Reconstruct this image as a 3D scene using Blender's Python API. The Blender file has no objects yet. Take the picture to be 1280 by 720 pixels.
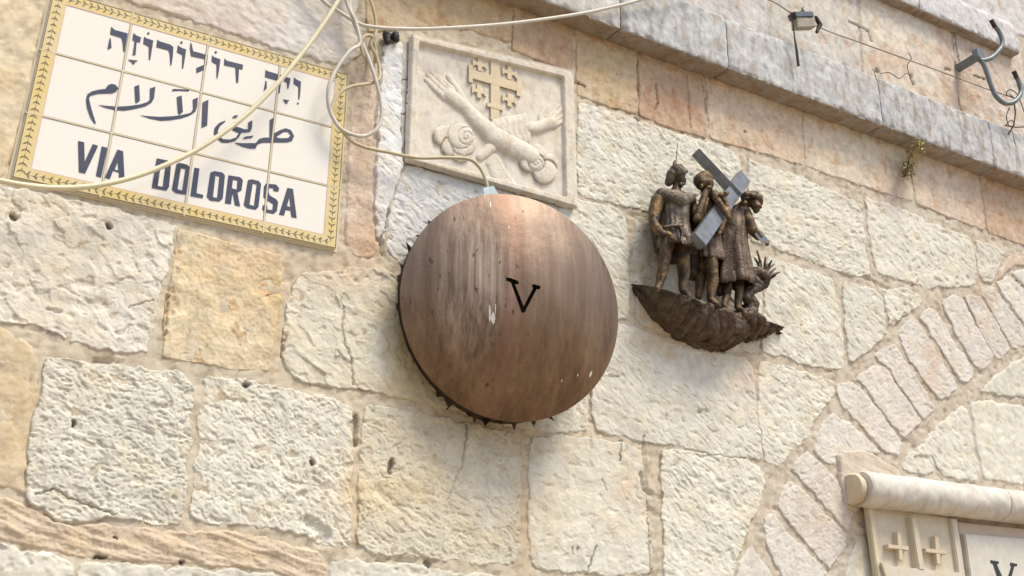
import bpy, bmesh, math, random
import numpy as np
from mathutils import Vector, Matrix
from mathutils.geometry import delaunay_2d_cdt

random.seed(7)
sc = bpy.context.scene
COL = sc.collection

# ------------------------------------------------------------------ camera
F = 1702.0                      # focal length in pixels of a 1280 wide frame
EYE = np.array([0.0, -2.9, 1.6])
_x = np.array([3490.9 - 640, 1038.2 - 360, F]); _x /= np.linalg.norm(_x)
_z = np.array([629.6 - 640, -3868 - 360, F]); _z /= np.linalg.norm(_z)
_z -= _x * _z.dot(_x); _z /= np.linalg.norm(_z)
_y = np.cross(_z, _x)
CAM = np.array([_x, _y, _z])    # world = CAM @ (right, down, forward)

cam_d = bpy.data.cameras.new('camera'); cam = bpy.data.objects.new('camera', cam_d); COL.objects.link(cam)
cam_d.sensor_width = 36; cam_d.lens = 36 * F / 1280; cam_d.clip_start = 0.05; cam_d.clip_end = 500
R = Matrix([[CAM[i][0], -CAM[i][1], -CAM[i][2]] for i in range(3)])
cam.matrix_world = Matrix.Translation(Vector(EYE)) @ R.to_4x4()
sc.camera = cam

# ------------------------------------------------------------------ light
SUN_EL, SUN_AZ = math.radians(60), math.radians(28)      # azimuth measured from straight out of the wall (-Y) towards +X
world = bpy.data.worlds.new('World'); sc.world = world; world.use_nodes = True
wn = world.node_tree
sky = wn.nodes.new('ShaderNodeTexSky'); sky.sky_type = 'NISHITA'; sky.sun_disc = False
sky.sun_elevation = SUN_EL
sky.sun_rotation = math.pi - SUN_AZ
sky.air_density = 1.0; sky.dust_density = 2.5; sky.ozone_density = 1.0
bg = wn.nodes['Background']; wn.links.new(sky.outputs[0], bg.inputs[0]); bg.inputs[1].default_value = 0.092
sun_d = bpy.data.lights.new('sun', 'SUN'); sun = bpy.data.objects.new('sun', sun_d); COL.objects.link(sun)
sun_d.energy = 1.4; sun_d.angle = math.radians(20); sun_d.color = (1.0, 0.90, 0.71)
sdir = Vector((math.sin(SUN_AZ) * math.cos(SUN_EL), -math.cos(SUN_AZ) * math.cos(SUN_EL), math.sin(SUN_EL)))
sun.rotation_euler = sdir.to_track_quat('Z', 'Y').to_euler(); sun.location = (2, -4, 8)
sc.view_settings.view_transform = 'Standard'; sc.view_settings.look = 'None'
sc.view_settings.exposure = 1.25; sc.view_settings.gamma = 1.0

# ------------------------------------------------------------------ mapping: photograph pixel + distance off the wall -> world
def P(px, py, d=0.0):
    r = CAM @ np.array([px - 640, py - 360, F])
    t = (-d - EYE[1]) / r[1]
    return EYE + r * t
def PA(pts, d=0.0):
    """(n,2) pixel array -> (n,2) wall X,Z"""
    pts = np.asarray(pts, float)
    r = np.c_[pts[:, 0] - 640, pts[:, 1] - 360, np.full(len(pts), F)] @ CAM.T
    t = (-d - EYE[1]) / r[:, 1]
    w = EYE + r * t[:, None]
    return w[:, [0, 2]]
def WP(X, Z, y=0.0):
    """wall X,Z (y=-d) -> pixel"""
    X = np.asarray(X, float); Z = np.asarray(Z, float)
    w = np.stack([X - EYE[0], np.full(X.shape, y) - EYE[1] if np.isscalar(y) else y - EYE[1], Z - EYE[2]], -1)
    c = w @ CAM
    return 640 + F * c[..., 0] / c[..., 2], 360 + F * c[..., 1] / c[..., 2]
def V3(px, py, d=0.0): return Vector(P(px, py, d))

# ------------------------------------------------------------------ noise
def _h(ix, iy, s):
    n = (ix.astype(np.int64) * 374761393 + iy.astype(np.int64) * 668265263 + s * 974634777) & 0x7fffffff
    n = ((n ^ (n >> 13)) * 1274126177) & 0x7fffffff
    n = (n ^ (n >> 16)) & 0x7fffffff
    return n / float(0x7fffffff)
def perlin(x, y, s=0):
    ix, iy = np.floor(x), np.floor(y); fx, fy = x - ix, y - iy
    u = fx * fx * fx * (fx * (fx * 6 - 15) + 10); v = fy * fy * fy * (fy * (fy * 6 - 15) + 10)
    def g(dx, dy):
        a = _h(ix + dx, iy + dy, s) * 6.28318
        return np.cos(a) * (fx - dx) + np.sin(a) * (fy - dy)
    a = g(0, 0) * (1 - u) + g(1, 0) * u; b = g(0, 1) * (1 - u) + g(1, 1) * u
    return (a * (1 - v) + b * v) * 1.5
def fbm(x, y, s=0, o=4):
    r = 0; a = 1.0
    for i in range(o):
        r = r + a * perlin(x * 2 ** i + i * 7.3, y * 2 ** i - i * 3.1, s + i * 17); a *= 0.5
    return r
def facets(x, y, s=0):
    """Voronoi cells, each a tilted plane; returns height and distance to the next cell"""
    ix, iy = np.floor(x), np.floor(y)
    best = np.full(x.shape, 9.0); sec = np.full(x.shape, 9.0); hh = np.zeros(x.shape)
    for dx in (-1, 0, 1):
        for dy in (-1, 0, 1):
            cx, cy = ix + dx, iy + dy
            qx = cx + _h(cx, cy, s); qy = cy + _h(cx, cy, s + 5)
            d = (x - qx) ** 2 + (y - qy) ** 2
            t = (_h(cx, cy, s + 9) - .5) * (x - qx) * 2 + (_h(cx, cy, s + 13) - .62) * (y - qy) * 2 + (_h(cx, cy, s + 21) - .5) * .6
            m = d < best
            sec = np.where(m, best, np.minimum(sec, d)); hh = np.where(m, t, hh); best = np.where(m, d, best)
    return hh, np.sqrt(sec) - np.sqrt(best)
def sstep(a, b, x):
    t = np.clip((x - a) / (b - a), 0, 1); return t * t * (3 - 2 * t)

# ------------------------------------------------------------------ materials
def new_mat(name):
    m = bpy.data.materials.new(name); m.use_nodes = True
    return m, m.node_tree, m.node_tree.nodes['Principled BSDF']
def node(nt, t, **kw):
    n = nt.nodes.new(t)
    for k, v in kw.items():
        if k in n.inputs: n.inputs[k].default_value = v
        else: setattr(n, k, v)
    return n
def stone_mat(name, rough=0.9, fine=0.35, speck=0.5, bump=0.5, scale=1.0, var=0.16):
    """colour comes from the piece's own stains ('col'), broken up by procedural grain"""
    m, nt, p = new_mat(name); L = nt.links.new
    geo = node(nt, 'ShaderNodeNewGeometry')
    at = node(nt, 'ShaderNodeAttribute', attribute_name='col')
    n1 = node(nt, 'ShaderNodeTexNoise', Scale=38 * scale, Detail=6.0, Roughness=0.65); L(geo.outputs['Position'], n1.inputs['Vector'])
    n2 = node(nt, 'ShaderNodeTexNoise', Scale=230 * scale, Detail=3.0, Roughness=0.6); L(geo.outputs['Position'], n2.inputs['Vector'])
    mr = node(nt, 'ShaderNodeMapRange'); L(n1.outputs['Fac'], mr.inputs['Value'])
    mr.inputs['From Min'].default_value = .3; mr.inputs['From Max'].default_value = .7
    mr.inputs['To Min'].default_value = 1 - var; mr.inputs['To Max'].default_value = 1 + var * .6
    mul = node(nt, 'ShaderNodeVectorMath', operation='SCALE'); L(at.outputs['Color'], mul.inputs[0]); L(mr.outputs[0], mul.inputs['Scale'])
    # ochre mottling
    n3 = node(nt, 'ShaderNodeTexNoise', Scale=14 * scale, Detail=5.0, Roughness=0.7); L(geo.outputs['Position'], n3.inputs['Vector'])
    r3 = node(nt, 'ShaderNodeMapRange'); L(n3.outputs['Fac'], r3.inputs['Value'])
    r3.inputs['From Min'].default_value = .52; r3.inputs['From Max'].default_value = .75; r3.inputs['To Max'].default_value = .38
    mx = node(nt, 'ShaderNodeMix', data_type='RGBA', blend_type='MULTIPLY')
    L(r3.outputs[0], mx.inputs[0]); L(mul.outputs[0], mx.inputs[6]); mx.inputs[7].default_value = (.95, .80, .58, 1)
    # dark specks and pores
    n4 = node(nt, 'ShaderNodeTexNoise', Scale=95 * scale, Detail=2.0, Roughness=0.5); L(geo.outputs['Position'], n4.inputs['Vector'])
    r4 = node(nt, 'ShaderNodeMapRange'); L(n4.outputs['Fac'], r4.inputs['Value'])
    r4.inputs['From Min'].default_value = .68; r4.inputs['From Max'].default_value = .76; r4.inputs['To Max'].default_value = speck
    mx2 = node(nt, 'ShaderNodeMix', data_type='RGBA', blend_type='MULTIPLY')
    L(r4.outputs[0], mx2.inputs[0]); L(mx.outputs[2], mx2.inputs[6]); mx2.inputs[7].default_value = (.42, .33, .27, 1)
    L(mx2.outputs[2], p.inputs['Base Color'])
    p.inputs['Roughness'].default_value = rough
    p.inputs['Specular IOR Level'].default_value = .25
    b1 = node(nt, 'ShaderNodeBump', Strength=bump, Distance=.0035); L(n1.outputs['Fac'], b1.inputs['Height'])
    b2 = node(nt, 'ShaderNodeBump', Strength=fine, Distance=.0012); L(n2.outputs['Fac'], b2.inputs['Height']); L(b1.outputs[0], b2.inputs['Normal'])
    L(b2.outputs[0], p.inputs['Normal'])
    return m
M_ROUGH = stone_mat('rough_limestone', speck=.28, bump=.62)
M_SMOOTH = stone_mat('dressed_limestone', speck=.7, bump=.7, fine=.6, var=.24)
M_MORTAR = stone_mat('lime_mortar', speck=.35, bump=.55, fine=.8, scale=1.2, var=.1)
M_CARVED = stone_mat('carved_limestone', rough=.8, speck=.3, bump=.35, fine=.45, scale=.8, var=.09)

def plain_mat(name, col, rough=.5, metal=0., var=.12, scale=40, bump=.1, spec=.5, dist=.002, col2=None):
    m, nt, p = new_mat(name); L = nt.links.new
    geo = node(nt, 'ShaderNodeNewGeometry')
    n1 = node(nt, 'ShaderNodeTexNoise', Scale=scale, Detail=5.0, Roughness=0.62); L(geo.outputs['Position'], n1.inputs['Vector'])
    r = node(nt, 'ShaderNodeMapRange'); L(n1.outputs['Fac'], r.inputs['Value'])
    r.inputs['From Min'].default_value = .32; r.inputs['From Max'].default_value = .68
    mx = node(nt, 'ShaderNodeMix', data_type='RGBA'); L(r.outputs[0], mx.inputs[0])
    c2 = col2 or tuple(c * (1 - 2.2 * var) for c in col)
    mx.inputs[6].default_value = (*col, 1); mx.inputs[7].default_value = (*c2, 1)
    L(mx.outputs[2], p.inputs['Base Color'])
    p.inputs['Roughness'].default_value = rough; p.inputs['Metallic'].default_value = metal
    p.inputs['Specular IOR Level'].default_value = spec
    if bump:
        b = node(nt, 'ShaderNodeBump', Strength=bump, Distance=dist); L(n1.outputs['Fac'], b.inputs['Height']); L(b.outputs[0], p.inputs['Normal'])
    return m

# ------------------------------------------------------------------ object helpers
def link_mesh(name, co, faces, mat, parent=None, smooth=True, col=None, sharp=None):
    co = np.asarray(co, float)
    c = (co.min(0) + co.max(0)) / 2 if len(co) else np.zeros(3)
    me = bpy.data.meshes.new(name)
    if isinstance(faces, np.ndarray):
        me.vertices.add(len(co)); me.vertices.foreach_set('co', (co - c).ravel())
        n, k = faces.shape
        me.loops.add(n * k); me.loops.foreach_set('vertex_index', faces.ravel().astype(np.int32))
        me.polygons.add(n); me.polygons.foreach_set('loop_start', np.arange(0, n * k, k, dtype=np.int32))
        me.update(calc_edges=True)
    else:
        me.from_pydata([tuple(v) for v in (co - c)], [], faces); me.update()
    if smooth:
        me.polygons.foreach_set('use_smooth', np.ones(len(me.polygons), dtype=bool))
        if sharp: me.set_sharp_from_angle(angle=math.radians(sharp))
    if col is not None:
        a = me.color_attributes.new('col', 'FLOAT_COLOR', 'POINT')
        a.data.foreach_set('color', np.c_[col, np.ones(len(co))].ravel().astype(np.float32))
    me.materials.append(mat)
    o = bpy.data.objects.new(name, me); COL.objects.link(o)
    place(o, Vector(c), parent)
    return o
def world_loc(o):
    v = Vector(o.location); p = o.parent
    while p: v += Vector(p.location); p = p.parent
    return v
def place(o, loc, parent):
    if parent is not None:
        o.parent = parent; o.location = loc - world_loc(parent)
    else: o.location = loc
def thing(name, label, cat, loc, group=None):
    o = bpy.data.objects.new(name, None); COL.objects.link(o); o.location = loc; o.empty_display_size = .1
    return tag(o, label, cat, group)
def tag(o, label, cat, group=None):
    o['label'] = label; o['category'] = cat
    if group: o['group'] = group
    return o

# ------------------------------------------------------------------ stains: places on the wall (given where the photograph shows them)
BLOTCH = [  # px, py, rx, ry, colour, strength
    (505, 430, 26, 90, (.50, .36, .10), .75), (530, 480, 24, 60, (.46, .33, .12), .5), (560, 530, 60, 40, (.40, .30, .16), .5), (655, 560, 70, 22, (.36, .26, .15), .5),
    (820, 400, 34, 40, (.52, .35, .15), .7), (835, 430, 50, 14, (.5, .35, .17), .5), (808, 320, 14, 80, (.50, .38, .18), .6), (930, 460, 30, 40, (.52, .38, .26), .5),
    (20, 120, 60, 160, (.66, .58, .42), .4), (60, 330, 200, 90, (.70, .58, .36), .25), (300, 350, 60, 50, (.60, .46, .26), .4), (330, 325, 60, 18, (.58, .40, .24), .5), (345, 400, 14, 70, (.60, .42, .18), .5),
    (455, 230, 24, 130, (.56, .40, .27), .5), (458, 300, 24, 50, (.52, .35, .20), .5), (420, 340, 50, 24, (.58, .38, .22), .45), (160, 10, 120, 30, (.56, .40, .28), .4),
    (300, 40, 60, 26, (.58, .42, .34), .4), (560, 15, 100, 34, (.52, .38, .22), .55), (700, 70, 80, 40, (.48, .30, .19), .5), (830, 130, 70, 34, (.44, .25, .16), .5),
    (760, 85, 40, 20, (.5, .38, .2), .5), (980, 170, 60, 40, (.60, .42, .30), .35), (1135, 190, 14, 40, (.40, .29, .12), .7), (1240, 250, 40, 50, (.50, .32, .22), .5), (1110, 235, 20, 30, (.50, .30, .22), .5),
    (440, 590, 14, 130, (.58, .44, .24), .4), (655, 640, 12, 100, (.52, .36, .18), .6), (470, 620, 70, 30, (.64, .50, .26), .4), (530, 600, 90, 40, (.62, .49, .27), .3), (100, 470, 40, 40, (.64, .52, .3), .2),
    (790, 610, 24, 30, (.56, .40, .26), .5), (1100, 530, 60, 80, (.58, .44, .36), .2), (1030, 640, 60, 60, (.58, .46, .38), .3), (1075, 660, 14, 60, (.60, .44, .20), .6), (1190, 400, 60, 60, (.58, .44, .36), .15),
    (1230, 375, 10, 30, (.52, .32, .16), .5), (1165, 460, 12, 40, (.54, .34, .22), .5), (640, 640, 160, 40, (.64, .52, .32), .25), (1110, 80, 30, 20, (.55, .36, .22), .6), (1200, 120, 40, 40, (.54, .36, .22), .5),
    (1180, 60, 20, 40, (.46, .25, .2), .5), (1080, 100, 30, 50, (.42, .36, .34), .4), (940, 30, 60, 40, (.50, .48, .48), .3), (200, 672, 200, 12, (.50, .34, .19), .25), (20, 520, 30, 100, (.58, .42, .2), .3),
    (610, 620, 30, 40, (.56, .54, .52), .4), (700, 480, 60, 70, (.60, .57, .52), .2), (735, 160, 20, 40, (.68, .68, .68), .3), (270, 540, 200, 40, (.68, .66, .60), .2),
    (500, 130, 16, 90, (.70, .72, .74), .5), (545, 240, 70, 30, (.64, .65, .66), .4), (370, 40, 60, 30, (.64, .66, .70), .5), (1110, 280, 90, 40, (.70, .67, .62), .3)]
def blotches(px, py, base, extra=1.0):
    c = np.tile(np.asarray(base, float), (px.size, 1)).reshape(px.shape + (3,))
    jx = px + 16 * perlin(px / 25, py / 25, 3) + 7 * perlin(px / 8, py / 8, 5); jy = py + 16 * perlin(px / 25, py / 25, 4) + 7 * perlin(px / 8, py / 8, 6)
    for (x, y, rx, ry, cc, s) in BLOTCH:
        w = np.exp(-(((jx - x) / rx) ** 2 + ((jy - y) / ry) ** 2) * 1.3) * s * extra * .82
        c = c * (1 - w[..., None]) + np.array(cc) * w[..., None]
    return c
# holes, cracks, dents: polylines (px), half width (m), depth (m), dark?
DENTS = [([(444, 520), (443, 556)], .0055, .045, 1), ([(489, 576), (486, 590)], .006, .03, 1), ([(388, 577), (390, 579)], .006, .02, 1), ([(372, 620), (378, 617)], .009, .008, 0),
    ([(134, 281), (136, 284)], .007, .02, 1), ([(16, 271), (18, 273)], .008, .02, 1), ([(533, 704), (535, 706)], .007, .025, 1), ([(305, 481), (309, 482)], .007, .014, 1), ([(91, 526), (92, 531)], .005, .012, 1),
    ([(44, 618), (66, 612), (84, 622), (112, 633), (142, 644)], .002, .012, 0), ([(425, 375), (429, 392), (426, 408), (430, 430), (438, 450), (441, 482)], .002, .012, 0), ([(420, 440), (430, 450)], .002, .006, 0),
    ([(484, 262), (482, 285), (474, 300), (478, 318)], .003, .02, 0), ([(583, 530), (580, 560), (577, 578)], .003, .012, 0), ([(578, 580), (566, 604), (560, 622)], .002, .005, 0),
    ([(803, 545), (807, 620), (812, 720)], .0012, .01, 0), ([(776, 552), (774, 578)], .001, .006, 1), ([(744, 682), (733, 716)], .0012, .006, 1), ([(714, 684), (715, 694)], .0012, .006, 1), ([(721, 684), (721, 688)], .002, .006, 1), ([(751, 600), (757, 614)], .0012, .006, 0),
    ([(800, 592), (803, 612), (813, 617)], .007, .012, 0), ([(340, 368), (330, 372)], .002, .004, 0), ([(210, 370), (206, 420)], .0014, .012, 0), ([(118, 452), (150, 453)], .0014, .012, 0),
    ([(356, 420), (353, 445)], .0014, .012, 0), ([(1095, 100), (1104, 148)], .002, .02, 0), ([(1093, 88), (1095, 90)], .005, .03, 1), ([(1060, 28), (1084, 40), (1088, 52)], .004, .012, 1), ([(1190, 35), (1196, 70), (1200, 90)], .002, .012, 1),
    ([(1216, 95), (1230, 100)], .004, .01, 1), ([(1180, 87), (1186, 88)], .005, .012, 1), ([(1138, 95), (1142, 107)], .003, .01, 1), ([(819, 105), (821, 130), (818, 138)], .004, .014, 0), ([(795, 84), (798, 120)], .0016, .01, 0),
    ([(877, 100), (882, 140)], .0016, .01, 0), ([(857, 92), (860, 130), (862, 160)], .003, .008, 0), ([(720, 104), (730, 109)], .003, .01, 1), ([(792, 148), (798, 151)], .004, .01, 1), ([(1119, 408), (1131, 392)], .002, .008, 0),
    ([(1084, 348), (1110, 362)], .002, .008, 0), ([(930, 165), (931, 166)], .004, .008, 1), ([(775, 8), (778, 34)], .0016, .012, 0), ([(118, 697), (131, 697)], .004, .012, 1),
    ([(225, 703), (228, 704)], .006, .014, 1), ([(142, 672), (145, 673)], .004, .012, 1), ([(470, 700), (520, 702)], .002, .01, 0), ([(160, 385), (190, 375)], .002, .006, 0), ([(60, 387), (75, 390)], .004, .008, 0),
    ([(760, 470), (772, 472)], .004, .006, 0), ([(873, 515), (883, 514)], .006, .008, 0), ([(470, 613), (495, 634)], .015, .0045, 0), ([(383, 652), (408, 668), (400, 676)], .016, .012, 0), ([(103, 384), (125, 382)], .017, .005, 0), ([(96, 356), (112, 357)], .012, .004, 0)]
_dents = []
for pts, hw, dep, dk in DENTS:
    _dents.append((PA(pts), hw, dep, dk))
def seg_d(X, Z, a, b):
    ab = b - a; l2 = max(1e-12, ab.dot(ab))
    t = np.clip(((X - a[0]) * ab[0] + (Z - a[1]) * ab[1]) / l2, 0, 1)
    return np.hypot(X - a[0] - t * ab[0], Z - a[1] - t * ab[1])
def dents(X, Z, cell):
    """(height change, darkness) of all holes and cracks near the grid"""
    h = np.zeros(X.shape); k = np.zeros(X.shape)
    lo = np.array([X.min(), Z.min()]) - .05; hi = np.array([X.max(), Z.max()]) + .05
    jx = X + .004 * perlin(X / .012, Z / .012, 91); jz = Z + .004 * perlin(X / .012, Z / .012, 92)
    for w, hw, dep, dk in _dents:
        if (w.max(0) < lo).any() or (w.min(0) > hi).any(): continue
        d = np.full(X.shape, 9.0)
        for a, b in zip(w[:-1], w[1:]): d = np.minimum(d, seg_d(jx, jz, a, b))
        hw = max(hw, cell * .75)
        m = 1 - sstep(hw * .3, hw * 1.25, d)
        h -= dep * m
        if dk: k = np.maximum(k, m)
    return h, k

def chaikin(p, n=1, r=.25):
    p = np.asarray(p, float)
    for _ in range(n):
        q = np.roll(p, -1, 0); p = np.stack([p * (1 - r) + q * r, p * r + q * (1 - r)], 1).reshape(-1, 2)
    return p
def grow(p, d):
    p = np.asarray(p, float); a = np.roll(p, 1, 0); b = np.roll(p, -1, 0)
    e1 = p - a; e2 = b - p; e1 /= np.maximum(1e-9, np.linalg.norm(e1, axis=1))[:, None]; e2 /= np.maximum(1e-9, np.linalg.norm(e2, axis=1))[:, None]
    area = (p[:, 0] * b[:, 1] - b[:, 0] * p[:, 1]).sum(); sg = 1 if area > 0 else -1
    n1 = np.c_[e1[:, 1], -e1[:, 0]] * sg; n2 = np.c_[e2[:, 1], -e2[:, 0]] * sg
    m = n1 + n2; l2 = np.maximum(.45, (m ** 2).sum(1))
    return p + m * (2 * d / l2)[:, None]
def poly_sd(X, Z, poly):
    """signed distance, positive inside"""
    d = np.full(X.shape, 9.0); ins = np.zeros(X.shape, bool)
    for a, b in zip(poly, np.roll(poly, -1, 0)):
        d = np.minimum(d, seg_d(X, Z, a, b))
        c = ((a[1] > Z) != (b[1] > Z))
        with np.errstate(divide='ignore', invalid='ignore'):
            xi = (b[0] - a[0]) * (Z - a[1]) / (b[1] - a[1]) + a[0]
        ins ^= c & (X < xi)
    return np.where(ins, d, -d)

def grid_mesh(name, X, Z, H, mask, mat, parent, col, smooth=True, sharp=None):
    ny, nx = X.shape
    f = mask[:-1, :-1] & mask[1:, :-1] & mask[:-1, 1:] & mask[1:, 1:]
    idx = np.arange(ny * nx).reshape(ny, nx)
    q = np.stack([idx[:-1, :-1][f], idx[:-1, 1:][f], idx[1:, 1:][f], idx[1:, :-1][f]], 1)
    used = np.zeros(ny * nx, bool); used[q.ravel()] = True
    re = np.cumsum(used) - 1
    co = np.c_[X.ravel(), -H.ravel(), Z.ravel()][used]
    return link_mesh(name, co, re[q], mat, parent, smooth, col.reshape(-1, 3)[used] if col is not None else None, sharp)

STONE_N = 0
def stone(px_poly, kind, parent, name='stone', base=None, H=None, amp=1.0, ang=None, res=None, d0=0.0, cell=1.0, round_n=1, style=None):
    """one wall block traced from its outline; kind: rough | smooth | plaster"""
    global STONE_N
    STONE_N += 1; s = STONE_N * 13
    rnd = random.Random(s)
    gr = {'rough': .0068, 'smooth': .0055, 'plaster': .007}[kind] + (.0026 if name == 'arch_stone' else 0)
    w = chaikin(grow(PA(px_poly, 0.006), gr), round_n, {'rough': .10, 'smooth': .04, 'plaster': .2}[kind])
    lo, hi = w.min(0) - .020, w.max(0) + .020
    dist = np.hypot(lo[0] + hi[0], 5.8) / 2 if False else np.linalg.norm(np.array([(lo[0] + hi[0]) / 2, 0, (lo[1] + hi[1]) / 2]) - EYE)
    r = res or (0.00074 * dist * cell)
    if res is None:
        cpx, cpy = WP(np.array([(lo[0] + hi[0]) / 2]), np.array([(lo[1] + hi[1]) / 2]))
        if cpx[0] < -20 or cpx[0] > 1300 or cpy[0] < -20 or cpy[0] > 740: r *= 1.6
    nx = max(6, int((hi[0] - lo[0]) / r)); nz = max(6, int((hi[1] - lo[1]) / r))
    X, Z = np.meshgrid(np.linspace(lo[0], hi[0], nx), np.linspace(lo[1], hi[1], nz))
    px, py = WP(X, Z)
    if kind == 'rough':
        wx = X + .007 * perlin(X / .05, Z / .05, 11) + .004 * perlin(X / .016, Z / .016, 12)
        wz = Z + .007 * perlin(X / .05, Z / .05, 13) + .004 * perlin(X / .016, Z / .016, 14)
    else:
        wx = X + .003 * perlin(X / .05, Z / .05, 11) + .0022 * perlin(X / .014, Z / .014, 12)
        wz = Z + .003 * perlin(X / .05, Z / .05, 13) + .0022 * perlin(X / .014, Z / .014, 14)
    sd = poly_sd(wx, wz, w)
    if kind == 'rough':
        a = math.radians(ang if ang is not None else rnd.uniform(-42, -18))
        u = X * math.cos(a) + Z * math.sin(a); v = -X * math.sin(a) + Z * math.cos(a)
        u = u + .018 * perlin(X / .07, Z / .07, s + 1); v = v + .012 * perlin(X / .06, Z / .06, s + 2)
        f1, e1 = facets(u / .046, v / .024, s)
        zone = sstep(-.3, .4, perlin(X / .10, Z / .10, s + 70))
        tool = 1 - np.abs(perlin(u / .05, v / .008, s + 60)) * 2
        c1 = sstep(.27, .40, perlin(u / .017, v / .0085, s + 61)) * sstep(-.35, .25, perlin(X / .05, Z / .05, s + 62))
        c2 = sstep(.33, .42, perlin(u / .009 + 3, v / .006, s + 63))
        c3 = sstep(.44, .54, perlin(X / .030, Z / .022, s + 64))
        st = style or rnd.choice(['chisel', 'pitted', 'split', 'pitted', 'rubbed', 'chisel'])
        k1, kt, kc = {'chisel': (.0018, .0024, .55), 'pitted': (.0016, .0004, 1.25), 'split': (.0045, .0003, .5), 'rubbed': (.0014, .0001, .4)}[st]
        if st == 'split':
            f1, e1 = facets(u / .075 + .3 * perlin(X / .03, Z / .03, s), v / .045 + .3 * perlin(X / .03, Z / .03, s + 3), s)
            c1 = c1 * sstep(-.1, .3, perlin(X / .09, Z / .09, s + 72))
        c1 = c1 * kc; c2 = c2 * kc
        h = (k1 * f1 + kt * tool * (.3 + .7 * zone) + .0036 * fbm(X / .12, Z / .12, s + 4, 2) + .0020 * fbm(u / .030, v / .022, s + 5, 3)
             + .0008 * fbm(u / .007, v / .005, s + 6, 2) - .0024 * c1 - .0017 * c2 - .0036 * c3) * amp * .8
        Hh = H if H is not None else .0058 + rnd.uniform(-.0012, .0018)
        h = Hh + h
        edge = sstep(-.001, .0055, sd)
        h = -.010 + (.010 + np.maximum(h, -.001)) * edge
        bc = np.array(base if base is not None else (.635, .618, .535)) * rnd.uniform(.95, 1.04)
    elif kind == 'smooth':
        h = (.0016 * fbm(X / .06, Z / .06, s, 4) + .0006 * fbm(X / .01, Z / .01, s + 3, 2)) * amp
        er = sstep(.30, .62, perlin(X / .05, Z / .07, s + 8) + .5 * perlin(X / .018, Z / .02, s + 9))
        h = h - .0022 * er * amp * (.5 + .5 * perlin(X / .008, Z / .008, s + 10))
        Hh = H if H is not None else .0055
        h = -.008 + (.008 + Hh + h) * sstep(-.001, .005, sd)
        bc = np.array(base if base is not None else (.54, .44, .33)) * rnd.uniform(.95, 1.04)
    else:  # plaster, dragged on with a float
        a = math.radians(ang if ang is not None else -12)
        u = X * math.cos(a) + Z * math.sin(a); v = -X * math.sin(a) + Z * math.cos(a)
        v = v + .01 * perlin(X / .09, Z / .09, s)
        h = (.0030 * fbm(u / .16, v / .02, s + 3, 3) + .0035 * fbm(X / .06, Z / .06, s + 4, 3) + .0010 * fbm(X / .008, Z / .008, s + 5, 2)) * amp
        Hh = H if H is not None else .006
        h = -.008 + (.008 + np.maximum(Hh + h, .002)) * sstep(-.003, .014, sd)
        bc = np.array(base if base is not None else (.55, .43, .28)) * rnd.uniform(.98, 1.02)
    dh, dk = dents(X, Z, r)
    h = h + dh
    c = blotches(px, py, bc)
    t = fbm(X / .07, Z / .07, s + 30, 4)
    c = c * (1 + .07 * t[..., None])
    wm = sstep(.1, .7, fbm(X / .12, Z / .09, s + 31, 4))[..., None] * (.32 if kind == 'rough' else .4)
    c = c * (1 - wm) + c * np.array([1.0, .90, .73]) * wm
    if kind == 'smooth':
        c = c * (1 - er[..., None] * .28 * np.array([.35, .75, 1.0]))
    ring_ = sstep(-.001, .0012, sd) * sstep(.0065, .0025, sd) * sstep(.0, .45, perlin(X / .045, Z / .045, s + 50) + .35 * perlin(X / .012, Z / .012, s + 51))
    c = c * (1 - ring_[..., None] * np.array([.42, .55, .66]))
    c = c * (1 - .75 * dk[..., None])
    return grid_mesh(name, X, Z, h + d0, sd > -.006, {'rough': M_ROUGH, 'smooth': M_SMOOTH, 'plaster': M_MORTAR}[kind], parent, np.clip(c, .01, .9))

# ==================================================================== THE WALL
OX, OY = float(P(640, 720)[0]), 0.0
wall = thing('stone_wall', 'old limestone block wall with wide mortar joints and a projecting ledge', 'wall', (2.0, 0.0, 0.0))

# core of the wall, down to the street
def box_data(x0, x1, y0, y1, z0, z1):
    v = [(x, y, z) for x in (x0, x1) for y in (y0, y1) for z in (z0, z1)]
    f = [(0, 1, 3, 2), (4, 6, 7, 5), (0, 4, 5, 1), (2, 3, 7, 6), (0, 2, 6, 4), (1, 5, 7, 3)]
    return np.array(v, float), f
v, f = box_data(-6, 12, .012, .6, 0, 6.5)
link_mesh('wall_core', v, f, M_MORTAR, wall, False, np.tile((.5, .42, .33), (8, 1)))

# mortar sheet
xs = np.concatenate([np.arange(-.3, .3, .02), np.arange(.3, 4.6, .0065), np.arange(4.6, 5.4, .02)]); zs = np.concatenate([np.arange(1.7, 2.0, .02), np.arange(2.0, 4.1, .0065), np.arange(4.1, 5.2, .02)])
X, Z = np.meshgrid(xs, zs); px, py = WP(X, Z)
h = .0026 * fbm(X / .05, Z / .05, 500, 4) + .0012 * fbm(X / .014, Z / .014, 501, 2) + .002 - .004 * sstep(.35, .6, perlin(X / .03, Z / .014, 503))
dh, dk = dents(X, Z, .0065); h = h + dh
near = sstep(60, 12, np.minimum(np.abs(px - 1110) + np.abs(py - 440) * 0, 999) * 0 + 30)
c = blotches(px, py, (.555, .495, .385), .7)
gx = sstep(700, 1100, px)[..., None]
c = c * (1 - gx) + c * np.array([.96, .96, 1.0]) * gx
c = c * (1 + .13 * fbm(X / .05, Z / .05, 510, 4)[..., None]) * (1 - .30 * sstep(.18, .5, fbm(X / .03, Z / .02, 515, 4))[..., None] * np.array([.7, .85, 1.0])) * (1 - .85 * dk[..., None])
m_ = np.ones(X.shape, bool)
grid_mesh('mortar', X, Z, h, m_, M_MORTAR, wall, np.clip(c, .01, .9))['kind'] = 'stuff'

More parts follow.
